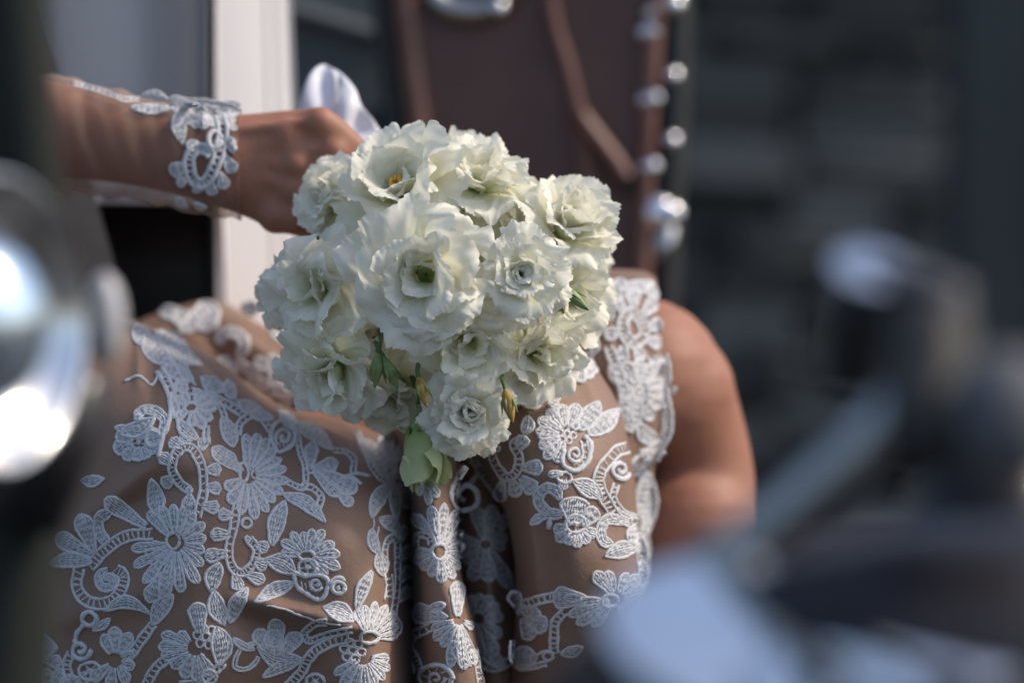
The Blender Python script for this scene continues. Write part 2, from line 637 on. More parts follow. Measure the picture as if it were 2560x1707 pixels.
# --- the motorcycle with the leather saddlebag
BD = 3.40
bb = P(1300, 853, BD)
bike = thing('motorcycle', 'motorcycle carrying a brown leather saddlebag edged with chrome studs', 'motorcycle', (bb.x, bb.y + .15, 0))
wheel(bike, Vector((bb.x - 0.05, bb.y + 0.17, 0.345)))
wheel(bike, Vector((bb.x - 1.45, bb.y + 0.17, 0.345)))
v, f = tube([Vector((bb.x - 0.05, bb.y + .17, .345)), Vector((bb.x - .5, bb.y + .17, .42)), Vector((bb.x - 1.2, bb.y + .17, .5)), Vector((bb.x - 1.45, bb.y + .17, .345))], 0.03, 10)
mk('frame', v, f, 'black_paint', bike)
v, f = tube([Vector((bb.x - .5, bb.y + .17, .42)), Vector((bb.x - .3, bb.y + .2, .75)), Vector((bb.x - .05, bb.y + .2, 1.2))], 0.02, 10)
mk('rack', v, f, 'black_paint', bike)
bag = fill_prism([(965, -420), (1668, -420), (1655, 0), (1640, 300), (1625, 620), (1620, 1000), (1560, 1150), (1180, 1150), (1090, 1000), (1060, 620), (1015, 300), (985, 0)], BD, 'leather', 'saddlebag', bike, 0.14)


def strip(name, pts, wpx, d, mat, parent, thick=0.006, n=24, proud=0.0):
    """strap lying on a surface: photo-pixel centreline, real width and thickness"""
    c = cr1(np.array(pts, float), n)
    t = np.gradient(c, axis=0)
    t /= np.linalg.norm(t, axis=1)[:, None] + 1e-9
    nr = np.stack([-t[:, 1], t[:, 0]], 1)
    ww = cr1(np.array(wpx, float)[:, None], n)[:, 0] if hasattr(wpx, '__len__') else np.full(n, wpx)
    sec = [(-.5, 0.0), (-.42, -1.0), (0, -1.25), (.42, -1.0), (.5, 0.0)]
    rows = []
    for i in range(n):
        rows.append([(c[i, 0] + nr[i, 0] * ww[i] * a, c[i, 1] + nr[i, 1] * ww[i] * a, d - proud + b * thick) for a, b in sec])
    v = PA(rows).reshape(-1, 3)
    f = gridfaces(n, 5) + [tuple(range(5)), tuple(range(n * 5 - 1, n * 5 - 6, -1))]
    return mk(name, v, f, mat, parent)


strip('edge_binding', [(1000, -400), (1012, 0), (1045, 300), (1085, 620), (1115, 1000)], 56, BD, 'leather_edge', bag, 0.008)
strip('black_gusset', [(938, -400), (955, 0), (992, 300), (1030, 620), (1060, 1000)], 60, BD + .02, 'black_leather', bag, 0.02)
strip('edge_binding', [(1650, -400), (1640, 0), (1622, 300), (1608, 620), (1600, 1000)], 46, BD, 'leather_edge', bag, 0.008)
strip('black_gusset', [(1698, -400), (1692, 0), (1682, 300), (1668, 560), (1650, 1000)], 78, BD + .02, 'black_leather', bag, 0.02)
strip('strap', [(1352, -400), (1376, 0), (1418, 160), (1448, 290), (1470, 450), (1480, 700), (1482, 950)], [34, 36, 36, 40, 40, 38, 38], BD, 'leather_edge', bag, 0.010)
strip('strap', [(1446, 280), (1490, 340), (1540, 405), (1566, 445)], [40, 46, 44, 36], BD, 'leather_edge', bag, 0.016, 16, 0.006)
v, f = rbox(P(1570, 462, BD - .012), 0.016, 0.014, 0.016, 0.004)
mk('strap_tip', v, f, 'black_leather', bag, False)
# metal handle plate on the flap
strip('buckle', [(1070, -20), (1120, 18), (1200, 26), (1262, 0)], [60, 66, 60, 40], BD, 'steel', bag, 0.012)
v, f = ellipsoid(P(1245, 20, BD - .018), .008, .008, .006)
mk('rivet', v, f, 'chrome', bag)
fl = strip('flap', [(1050, -300), (1180, -60), (1330, -300)], 260, BD, 'leather', bag, 0.006)
for x, y, r in [(1682, 12, 1.0), (1626, 36, .7), (1628, 80, 1.0), (1612, 84, .8), (1682, 190, .8), (1630, 248, 1.0), (1614, 252, .8), (1678, 352, .8), (1626, 418, 1.0), (1612, 420, .8), (1640, 540, 1.8), (1676, 535, 1.1),
                (1630, -90, 1.0), (1684, -150, 1.0), (1636, -260, 1.0), (1688, -320, 1.0)]:
    v, f = lathe(P(x, y, BD - .002), tuple(-FWD), [(.0105 * r, -.004), (.0105 * r, .001), (.0092 * r, .0040), (.0062 * r, .007), (.0028 * r, .0084), (.0001, .0088)], 20)
    mk('stud', v, f, 'chrome', bag)
v, f = tube([P(1668, 560, BD), P(1650, 640, BD + .01), P(1640, 760, BD + .02), P(1640, 1000, BD + .02)], [.010, .013, .012, .012], 12)
mk('bracket', v, f, 'steel', bike)
# panel between the white corner and the bag
tk = fill_prism([(700, -400), (948, -400), (960, 0), (975, 200), (965, 275), (860, 330), (700, 420)], 3.62, 'teal_grey', 'rear_case', bike, 0.12)
strip('case_moulding', [(690, 18), (780, 40), (880, 72), (960, 96)], 50, 3.62, 'teal_grey', tk, 0.03)
v, f = rbox(P(900, 640, 3.75), 0.28, 0.1, 0.30, 0.02)
mk('side_cover', v, f, 'dark_trim', bike, False)

# --- the motorcycle under the bride (only hinted at, hidden by the dress)
s0 = P(600, 1760, 2.80)
seatbike = thing('motorcycle', 'motorcycle the bride sits on, hidden under the lace dress', 'motorcycle', (s0.x, s0.y, 0))
wheel(seatbike, Vector((s0.x - 0.65, s0.y + .02, 0.345)))
wheel(seatbike, Vector((s0.x + 0.80, s0.y + .02, 0.345)))
v, f = ellipsoid(Vector((s0.x - .02, s0.y + .02, 0.655)), 0.30, 0.055, 0.10, RT, Vector((0, 0, 1)), Vector((0, 1, 0)))
mk('seat', v, f, 'black_leather', seatbike)
v, f = tube([Vector((s0.x - .65, s0.y + .02, .345)), Vector((s0.x - .3, s0.y + .02, .58)), Vector((s0.x + .3, s0.y + .02, .58)), Vector((s0.x + .8, s0.y + .02, .345))], .035, 10)
mk('frame', v, f, 'black_paint', seatbike)
v, f = ellipsoid(Vector((s0.x + .05, s0.y + .02, 0.40)), 0.2, 0.17, 0.12, RT, Vector((0, 0, 1)), Vector((0, 1, 0)))
mk('engine', v, f, 'steel', seatbike)

# --- the motorcycle close in front of the camera, far out of focus
f0 = P(1200, 853, 1.75)
near = thing('motorcycle', 'motorcycle parked in front of the bride, with round chrome headlight, dark tank and handlebar', 'motorcycle', (f0.x, f0.y, 0))
wheel(near, Vector((f0.x - 0.50, f0.y + .08, 0.345)))
wheel(near, Vector((f0.x + 0.95, f0.y + .02, 0.345)))
v, f = tube([Vector((f0.x - .50, f0.y + .08, .345)), Vector((f0.x - .2, f0.y + .05, .62)), Vector((f0.x + .5, f0.y + .02, .66)), Vector((f0.x + .95, f0.y + .02, .345))], .035, 10)
mk('frame', v, f, 'black_paint', near)
# headlight seen from its side
HC = P(0, 805, 2.00)
hax = (RT * 0.88 - FWD * 0.47 + UP * 0.02).normalized()
v, f = lathe(HC, hax, [(.001, -.10), (.04, -.09), (.060, -.065), (.076, -.02), (.079, -.004), (.076, .003)], 48)
hl = mk('headlight', v, f, 'black_paint', near)
v, f = lathe(HC, hax, [(.048, -.022), (.052, -.021), (.060, -.0150), (.068, -.0075), (.074, -.0005), (.0765, .003), (.079, .001), (.079, -.006)], 64)
mk('headlight_rim', v, f, 'chrome_rim', hl)
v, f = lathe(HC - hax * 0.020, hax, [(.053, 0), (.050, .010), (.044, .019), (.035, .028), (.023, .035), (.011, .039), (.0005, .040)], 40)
mk('lens', v, f, 'lens_sky_tint', hl)
v, f = tube([P(15, -420, 2.05), P(25, 0, 2.05), P(45, 350, 2.06), P(75, 640, 2.08), P(70, 900, 2.12), P(20, 1400, 2.14), P(-10, 1750, 2.14), P(-60, 2600, 2.14)], [.020, .020, .021, .022, .024, .028, .030, .030], 16)
mk('fork_tube', v, f, 'fork_grey', near)
v, f = tube([P(60, 1300, 2.10), P(140, 1120, 2.10), P(215, 930, 2.10)], [.022, .020, .016], 12)
mk('indicator_arm', v, f, 'black_paint', near)
v, f = ellipsoid(P(262, 800, 2.12), .0115, .026, .012)
mk('indicator', v, f, 'grey_paint', near)
# tank, dash cover and handlebar on the right
TD = 1.76
TX, TY, TZ = RT, (UP * 0.95 - FWD * 0.3).normalized(), (FWD * 0.95 + UP * 0.3).normalized()
v, f = ellipsoid(P(2250, 1880, TD), .168, .100, .085, (RT + UP * .28).normalized(), (UP - RT * .28).normalized(), FWD, 40, 24)
tank = mk('fuel_tank', v, f, 'black_paint', near)
v, f = ellipsoid(P(1880, 1730, TD + .10), .150, .062, .07, (RT + UP * .50).normalized(), (UP - RT * .50).normalized(), FWD, 40, 24)
mk('knee_panel', v, f, 'brown_black', tank)


def dome_cap(name, px, py, d, ax, r, h, parent):
    ax = ax.normalized()
    c0 = P(px, py, d)
    v, f = lathe(c0, ax, [(r * .8, -.06), (r * 1.04, -.02), (r * 1.04, -.002), (r * .98, -.001)], 48)
    o = mk(name, v, f, 'black_rubber', parent)
    prof = [(r * (1 - t / 20) + .0003, h * (1 - (1 - t / 20) ** 2) - h * .12 * math.exp(-((1 - t / 20 - .5) / .16) ** 2)) for t in range(21)]
    v, f = lathe(c0, ax, prof, 48)
    mk('chrome_face', v, f, 'polished', o)
    return o


dome_cap('dash_cover', 1945, 1610, TD - .06, RT * .16 - FWD * .40 + UP * .90, .078, .0035, tank)
dome_cap('reflection_cap', 2080, 1720, TD - .13, RT * .10 - FWD * .36 + UP * .93, .040, .002, tank)  # polished disc added to give a second lobe of sky reflection
dome_cap('filler_cap', 2365, 1600, TD - .06, RT * .12 - FWD * .46 + UP * .88, .036, .0016, tank)
v, f = tube([P(1480, 1640, 1.80), P(1700, 1470, 1.78), P(1950, 1290, 1.76), P(2150, 1120, 1.75), P(2290, 960, 1.74), P(2330, 830, 1.74)], [.010, .011, .011, .011, .011, .011], 12)
mk('handlebar', v, f, 'steel', near)
v, f = tube([P(2330, 780, 1.74), P(2330, 900, 1.73), P(2320, 1010, 1.72), P(2310, 1130, 1.70)], [.018, .021, .020, .018], 16)
mk('grip', v, f, 'black_rubber', near)
dome_cap('mirror', 2180, 668, 1.78, RT * .12 - FWD * .52 + UP * .84, .0185, .001, near)
v, f = tube([P(2180, 680, 1.78), P(2290, 705, 1.77), P(2390, 735, 1.76), P(2330, 800, 1.75)], [.006, .008, .008, .006], 10)
mk('mirror_stalk', v, f, 'warm_grey', near)
v, f = ellipsoid(P(2520, 1040, 1.70), .024, .030, .03)
mk('instrument_pod', v, f, 'warm_grey', near)
v, f = tube([P(2560, 1120, 1.86), P(2500, 1300, 1.86), P(2440, 1500, 1.86), P(2400, 1800, 1.86)], [.03, .045, .05, .055], 16)
mk('steering_head', v, f, 'black_paint', near)

# ================================================================== BRIDE: body, skirt, sleeve
hip = P(-60, 1240, 2.84)
bride = thing('person', 'person in a nude dress with white lace, seated with bent bare knee and holding flowers', 'person', (hip.x, hip.y, 0.70))


def chain(pts, n=20):
    n *= 2
    """pts: (px, py, depth, radius m) -> list of overlapping spheres swept as one tube"""
    a = cr1(np.array(pts, float), (len(pts) - 1) * 6 + 1)
    w_ = PA(a[:, :3])
    v, f = tube([Vector(q) for q in w_], list(a[:, 3]), n)
    out = [(v, f)]
    for e in (0, -1):
        out.append(ellipsoid(Vector(w_[e]), a[e, 3], a[e, 3], a[e, 3], nu=n, nv=10))
    return out


def slab(rows, n=28, power=2.3):
    """rows: (px, py, half height px, half depth m, depth)"""
    a = cr1(np.array(rows, float), (len(rows) - 1) * 6 + 1)
    v = []
    for px, py, hh, hd, d in a:
        c = P(px, py, d)
        h = hh / F * d
        for j in range(n):
            q = 2 * math.pi * j / n
            cy, cz = math.cos(q), math.sin(q)
            cy = math.copysign(abs(cy) ** (2 / power), cy)
            cz = math.copysign(abs(cz) ** (2 / power), cz)
            v.append(c + UP * (h * cy) + FWD * (hd * cz))
    k = len(a)
    f = gridfaces(k, n, 0, True) + [tuple(range(n))[::-1], tuple(range((k - 1) * n, k * n))]
    return v, f


ARM = [(-330, 290, 150, .042, 2.85), (-100, 305, 140, .040, 2.84), (100, 322, 124, .036, 2.835), (250, 340, 113, .032, 2.83),
       (400, 372, 106, .027, 2.825), (520, 400, 112, .0245, 2.82), (600, 412, 126, .023, 2.82), (680, 426, 148, .0205, 2.82),
       (750, 434, 160, .020, 2.818), (810, 444, 152, .019, 2.815), (860, 470, 128, .017, 2.812)]
HD = 2.81
parts = [slab(ARM)]
# proximal finger segments continue off the knuckles and close round the stems
for kx, ky, r, tip in [(800, 312, .0105, [(868, 356), (925, 430), (900, 520), (850, 545)]),
                       (832, 382, .0105, [(905, 425), (955, 495), (915, 580), (860, 590)]),
                       (836, 455, .0100, [(905, 495), (945, 560), (905, 630), (850, 630)]),
                       (815, 530, .0090, [(875, 565), (910, 620), (870, 665), (830, 650)])]:
    seq = [(kx - 70, ky + 6, HD + .012, r * 1.05), (kx, ky, HD, r * 1.18), (tip[0][0], tip[0][1], HD - .003, r), (tip[1][0], tip[1][1], HD + .008, r),
           (tip[2][0], tip[2][1], HD + .042, r * .9), (tip[3][0], tip[3][1], HD + .05, r * .8)]
    parts += chain(seq, 14)
# thumb on the far side, crossing the stems
parts += chain([(640, 370, HD + .03, .013), (720, 330, HD + .05, .013), (810, 345, HD + .07, .0115), (890, 400, HD + .075, .010), (925, 440, HD + .07, .008)], 14)
# heel of the hand, wrist bone, index knuckle, extensor tendons
for x, y, dd, r in [(690, 540, .000, .014), (742, 548, -.004, .0125), (560, 478, -.002, .012), (800, 306, -.006, .0125), (835, 380, -.010, .0115), (838, 452, -.008, .0105), (815, 525, -.004, .0095), (715, 335, -.004, .012), (740, 410, -.006, .012), (735, 480, -.004, .012)]:
    parts.append(ellipsoid(P(x, y, HD + dd), r, r, r))
for pts in ([(560, 330), (660, 318), (740, 305), (800, 303)], [(570, 365), (680, 362), (760, 372), (835, 380)], [(575, 400), (680, 408), (760, 430), (836, 450)], [(580, 430), (680, 455), (760, 490), (815, 522)]):
    q = [(x, y, HD - .0068 - .0022 * i, .0040 - .0002 * i) for i, (x, y) in enumerate(pts)]
    parts += chain(q, 8)
# upper arm, torso and hips outside the frame carry the arm and the leg
parts += chain([(-330, 290, 2.85, .043), (-360, -100, 2.88, .046), (-430, -620, 2.92, .055)], 18)
parts += chain([(-440, -560, 2.98, .105), (-520, 0, 2.98, .115), (-420, 600, 3.0, .118), (-180, 1160, 3.02, .125)], 24)
# near leg: thigh forward to the bent knee, calf folded under it
KD = 2.96
parts += chain([(-100, 1340, 3.0, .112), (500, 1360, 2.93, .094), (1000, 1240, 2.92, .082), (1400, 1030, 2.945, .070), (1600, 955, KD, .0655)], 26)
parts += chain([(1660, 990, KD, .0560), (1722, 1120, KD + .012, .0470), (1742, 1215, KD + .012, .0455), (1740, 1300, KD, .0475)], 22)
parts += chain([(1730, 1308, KD, .0515), (1560, 1400, KD + .01, .054), (1250, 1530, KD + .02, .055), (850, 1640, KD + .04, .042)], 22)
# far leg behind it
parts += chain([(-150, 1240, 3.06, .10), (500, 1200, 3.09, .08), (1150, 1080, 3.09, .07), (1420, 1000, 3.07, .06), (1300, 1400, 3.08, .05), (1250, 1800, 3.08, .045)], 22)
mb = MB()
for v, f in parts:
    mb.add(v, f)
body = mb.build('body', 'skin', bride)
bpy.context.view_layer.objects.active = body
rm = body.modifiers.new('remesh', 'REMESH')
rm.mode = 'VOXEL'
rm.voxel_size = 0.0026
rm.use_smooth_shade = True
sm = body.modifiers.new('smooth', 'SMOOTH')
sm.factor = 0.6
sm.iterations = 16


# ---- skirt panels: tensor splines in real depth
def ridge(x, y, x0, y0, x1, y1, wd, amp):
    dx, dy = x1 - x0, y1 - y0
    L2 = dx * dx + dy * dy
    t = np.clip(((x - x0) * dx + (y - y0) * dy) / L2, -0.15, 1.15)
    ds = np.hypot(x - x0 - t * dx, y - y0 - t * dy)
    fade = np.clip(np.minimum(t + 0.15, 1.15 - t) / 0.4, 0, 1)
    return amp * np.exp(-(ds / wd) ** 2) * fade


PATCH = {}


def wob(x, y, s):
    r = np.random.RandomState(s)
    o = 0
    for k in range(6):
        a, b = r.uniform(-1, 1, 2) * 0.011 * (1 + k * .5)
        o = o + np.sin(a * x + b * y + r.uniform(0, 6.28)) / (1 + k)
    return o


def patch(key, ctrl, nu, nv, folds=(), rough=0.0016, label=None):
    a = np.array(ctrl, float)
    a = cr1(cr1(a, nv, 0), nu, 1)
    x, y, d = a[..., 0], a[..., 1], a[..., 2]
    for fo in folds:
        d = d - ridge(x, y, *fo)
    d = d - rough * wob(x, y, sum(map(ord, key)))
    a = np.stack([x, y, d], -1)
    v = PA(a).reshape(-1, 3)
    f = [q[::-1] for q in gridfaces(nv, nu)]
    o = mk('skirt_panel', v, f, 'satin', bride)
    if label:
        o['label'] = label
    so = o.modifiers.new('cloth', 'SOLIDIFY')
    so.thickness = 0.0012
    so.offset = -1
    PATCH[key] = (o, BVHTree.FromPolygons([tuple(q) for q in v], f))
    return o


patch('A', [
    [(-260, 900, 3.0), (60, 850, 2.98), (335, 850, 2.96), (540, 940, 2.97), (725, 1060, 2.96), (900, 1130, 2.95), (1030, 1210, 2.93), (1050, 1210, 2.98)],
    [(-260, 830, 2.92), (60, 775, 2.9), (328, 797, 2.89), (518, 884, 2.88), (700, 1012, 2.87), (890, 1060, 2.87), (1035, 1120, 2.86), (1055, 1120, 2.9099999999999997)],
    [(-260, 880, 2.84), (60, 830, 2.8), (316, 850, 2.785), (492, 945, 2.77), (680, 1060, 2.78), (870, 1100, 2.81), (1025, 1180, 2.835), (1045, 1180, 2.885)],
    [(-260, 1010, 2.8), (60, 980, 2.765), (300, 1010, 2.73), (480, 1090, 2.7), (670, 1170, 2.72), (920, 1210, 2.735), (1025, 1270, 2.83), (1029, 1270, 2.9)],
    [(-260, 1220, 2.79), (60, 1210, 2.76), (290, 1220, 2.715), (480, 1250, 2.68), (680, 1300, 2.69), (935, 1330, 2.71), (1029, 1370, 2.82), (1033, 1370, 2.9)],
    [(-260, 1440, 2.79), (60, 1430, 2.76), (290, 1440, 2.71), (480, 1450, 2.675), (690, 1480, 2.685), (940, 1500, 2.69), (1034, 1520, 2.81), (1038, 1520, 2.9)],
    [(-260, 1660, 2.79), (60, 1650, 2.76), (290, 1660, 2.71), (490, 1670, 2.675), (710, 1690, 2.69), (950, 1690, 2.685), (1044, 1690, 2.81), (1048, 1690, 2.9)],
    [(-260, 1950, 2.8), (60, 1950, 2.77), (290, 1950, 2.72), (490, 1950, 2.69), (730, 1950, 2.71), (970, 1950, 2.705), (1070, 1950, 2.83), (1074, 1950, 2.9)],
], 170, 150, [(180, 1330, 420, 1130, 26, .007), (260, 1290, 520, 1190, 30, -.006), (600, 1495, 900, 1570, 22, .012), (560, 1540, 880, 1610, 30, -.008),
              (440, 850, 620, 980, 20, .004), (700, 1220, 900, 1380, 60, .004), (120, 1560, 460, 1440, 40, .006), (760, 1640, 960, 1540, 24, .006), (390, 830, 380, 1010, 18, -.006), (350, 830, 345, 960, 12, .005)],
      label='lace skirt panel over the hip, beside the deep fold')
patch('M', [
    [(960, 1080, 2.90), (990, 1060, 2.84), (1040, 1050, 2.80), (1090, 1050, 2.80), (1130, 1060, 2.83), (1150, 1070, 2.90)],
    [(1000, 1180, 2.88), (1022, 1170, 2.81), (1055, 1170, 2.745), (1105, 1160, 2.735), (1145, 1160, 2.77), (1150, 1170, 2.86)],
    [(1012, 1300, 2.88), (1032, 1290, 2.80), (1058, 1290, 2.735), (1100, 1290, 2.72), (1140, 1290, 2.75), (1148, 1290, 2.85)],
    [(1012, 1420, 2.88), (1034, 1420, 2.79), (1060, 1420, 2.725), (1105, 1420, 2.71), (1146, 1420, 2.74), (1152, 1420, 2.85)],
    [(1012, 1560, 2.88), (1038, 1560, 2.78), (1075, 1560, 2.715), (1130, 1560, 2.70), (1178, 1560, 2.73), (1186, 1560, 2.85)],
    [(1010, 1700, 2.86), (1040, 1700, 2.77), (1090, 1700, 2.71), (1155, 1700, 2.70), (1204, 1700, 2.73), (1212, 1700, 2.85)],
    [(1020, 1950, 2.86), (1060, 1950, 2.78), (1110, 1950, 2.72), (1180, 1950, 2.71), (1240, 1950, 2.74), (1250, 1950, 2.85)],
], 60, 110, [(1075, 1180, 1090, 1420, 16, .004), (1120, 1450, 1150, 1650, 16, .003)], 0.001, label='narrow lace covered pleat between the two deep folds')
patch('M2', [
    [(1080, 1050, 2.86), (1180, 1050, 2.83), (1260, 1050, 2.84), (1340, 1050, 2.87)],
    [(1090, 1250, 2.86), (1180, 1250, 2.81), (1260, 1250, 2.82), (1330, 1250, 2.87)],
    [(1090, 1450, 2.86), (1190, 1450, 2.80), (1265, 1450, 2.81), (1340, 1450, 2.87)],
    [(1110, 1650, 2.86), (1210, 1650, 2.80), (1290, 1650, 2.81), (1350, 1650, 2.87)],
    [(1130, 1950, 2.86), (1230, 1950, 2.80), (1310, 1950, 2.81), (1380, 1950, 2.87)],
], 40, 60, [(1215, 1250, 1235, 1650, 20, .006)], 0.001, label='shaded lace covered fold set back between two pleats')
patch('B', [
    [(1130, 860, 2.93), (1150, 850, 2.92), (1220, 800, 2.92), (1320, 780, 2.92), (1400, 780, 2.92), (1430, 790, 2.94), (1440, 800, 2.98)],
    [(1120, 960, 2.86), (1130, 950, 2.83), (1210, 880, 2.81), (1320, 840, 2.81), (1425, 850, 2.82), (1452, 855, 2.85), (1450, 860, 2.92)],
    [(1170, 1060, 2.86), (1165, 1050, 2.80), (1230, 1030, 2.755), (1350, 1010, 2.745), (1490, 1000, 2.77), (1538, 1000, 2.81), (1540, 1000, 2.90)],
    [(1250, 1180, 2.86), (1210, 1175, 2.80), (1262, 1170, 2.745), (1380, 1150, 2.72), (1520, 1140, 2.745), (1574, 1140, 2.79), (1576, 1140, 2.90)],
    [(1310, 1290, 2.86), (1262, 1280, 2.80), (1300, 1280, 2.745), (1400, 1280, 2.715), (1540, 1280, 2.74), (1590, 1280, 2.785), (1592, 1280, 2.90)],
    [(1330, 1400, 2.86), (1286, 1400, 2.80), (1320, 1400, 2.745), (1420, 1400, 2.72), (1550, 1410, 2.74), (1602, 1415, 2.785), (1604, 1415, 2.90)],
    [(1330, 1520, 2.86), (1288, 1520, 2.80), (1330, 1520, 2.75), (1430, 1520, 2.73), (1560, 1530, 2.75), (1612, 1530, 2.79), (1614, 1530, 2.90)],
    [(1320, 1660, 2.86), (1280, 1660, 2.80), (1330, 1660, 2.76), (1430, 1660, 2.75), (1560, 1660, 2.77), (1612, 1660, 2.80), (1614, 1660, 2.90)],
    [(1310, 1950, 2.86), (1270, 1950, 2.81), (1330, 1950, 2.79), (1430, 1950, 2.79), (1560, 1950, 2.80), (1600, 1950, 2.82), (1604, 1950, 2.90)],
], 100, 120, [(1318, 1240, 1350, 1520, 20, .006), (1375, 1240, 1400, 1560, 26, -.004), (1440, 880, 1520, 1050, 22, .004), (1420, 1330, 1560, 1290, 50, -.004)],
      0.0014, label='lace skirt panel over the thigh, ending in the scalloped hem')
patch('C2', [
    [(1330, 700, 2.93), (1420, 680, 2.925), (1520, 672, 2.925), (1600, 676, 2.93), (1636, 690, 2.95)],
    [(1340, 760, 2.87), (1430, 730, 2.865), (1530, 712, 2.865), (1610, 708, 2.875), (1644, 716, 2.90)],
    [(1400, 880, 2.85), (1470, 850, 2.83), (1550, 830, 2.835), (1620, 820, 2.86), (1650, 820, 2.89)],
    [(1460, 1010, 2.85), (1520, 1000, 2.825), (1580, 990, 2.83), (1636, 980, 2.86), (1662, 975, 2.89)],
    [(1500, 1120, 2.86), (1550, 1120, 2.83), (1590, 1120, 2.84), (1625, 1120, 2.865), (1642, 1120, 2.895)],
    [(1520, 1240, 2.87), (1560, 1240, 2.84), (1590, 1240, 2.85), (1616, 1240, 2.87), (1630, 1240, 2.895)],
    [(1530, 1400, 2.87), (1570, 1400, 2.845), (1592, 1400, 2.855), (1612, 1400, 2.875), (1624, 1400, 2.895)],
    [(1530, 1700, 2.88), (1570, 1700, 2.86), (1592, 1700, 2.865), (1608, 1700, 2.88), (1618, 1700, 2.895)],
], 60, 100, [(1560, 760, 1590, 980, 18, .003)], 0.001, label='far turn of the lace hem against the bare thigh')
patch('C1', [
    [(300, 880, 3.10), (400, 850, 3.10), (540, 820, 3.10), (680, 880, 3.08), (900, 880, 3.06), (1150, 840, 3.06), (1450, 800, 3.06)],
    [(330, 810, 3.02), (410, 778, 3.02), (545, 752, 3.02), (690, 825, 3.01), (900, 830, 3.0), (1150, 790, 3.0), (1450, 760, 3.0)],
    [(330, 850, 2.95), (430, 820, 2.95), (560, 810, 2.95), (720, 880, 2.95), (900, 890, 2.94), (1150, 850, 2.94), (1450, 820, 2.94)],
    [(400, 950, 2.93), (480, 930, 2.93), (590, 920, 2.93), (740, 970, 2.92), (900, 980, 2.91), (1150, 950, 2.91), (1450, 920, 2.92)],
    [(500, 1060, 2.94), (560, 1050, 2.94), (640, 1050, 2.94), (780, 1080, 2.92), (920, 1100, 2.91), (1150, 1080, 2.90), (1450, 1050, 2.92)],
    [(600, 1200, 2.98), (640, 1200, 2.98), (720, 1200, 2.98), (820, 1200, 2.95), (960, 1220, 2.93), (1150, 1220, 2.93), (1450, 1200, 2.95)],
], 110, 60, [(540, 760, 740, 930, 26, .008), (480, 800, 640, 960, 30, -.006)], 0.002, label='shaded lace skirt over the far thigh, behind the ridge of the near panel')

# bodice outside the frame
a = cr1(np.array([(-440, -500, 2.98, .112), (-520, 0, 2.98, .123), (-420, 600, 3.0, .127), (-180, 1120, 3.02, .134)], float), 20)
v, f = tube([Vector(q) for q in PA(a[:, :3])], list(a[:, 3]), 32, False)
mk('bodice', v, f, 'satin', bride)

# ---- tulle sleeve over the forearm, loose and wrinkled
def sleeve():
    a = cr1(np.array(ARM[:7], float), 110)
    n = 72
    rs = np.random.RandomState(5)
    v = []
    k = len(a)
    for i, (px, py, hh, hd, d) in enumerate(a):
        s = i / (k - 1)
        c = P(px, py, d)
        h = hh / F * d
        for j in range(n):
            q = 2 * math.pi * j / n
            ease = 0.0022 + 0.0035 * (1 - s) ** 1.2
            low = max(0, -math.cos(q)) ** 3 * (0.0075 if s > .35 else .005) * math.sin(min(1, max(0, (1.02 - s) * 3)) * 1.57)
            ang = q * 3.0 + s * 24
            wr = 0.0018 * (1 - .55 * s) * math.sin(s * 46 + 2.2 * math.cos(q) + 1.3 * math.sin(2 * q + s * 9))
            wr += 0.0010 * math.sin(s * 95 + 5 * math.cos(q + .5)) * (1 - .6 * s)
            e = ease + low + max(wr, -ease * 0.6)
            cy, cz = math.cos(q), math.sin(q)
            v.append(c + UP * ((h + e) * math.copysign(abs(cy) ** .87, cy)) + FWD * ((hd + e) * math.copysign(abs(cz) ** .87, cz)))
    f = gridfaces(k, n, 0, True)
    o = mk('sleeve', v, f, 'tulle', bride)
    PATCH['S'] = (o, BVHTree.FromPolygons([tuple(q) for q in v], f))
    hem = v[-n:] + v[-n:][:1]
    vv, ff = tube(hem, 0.0007, 6, False)
    mk('sleeve_hem', vv, ff, 'tulle', o)
    return o


slv = sleeve()


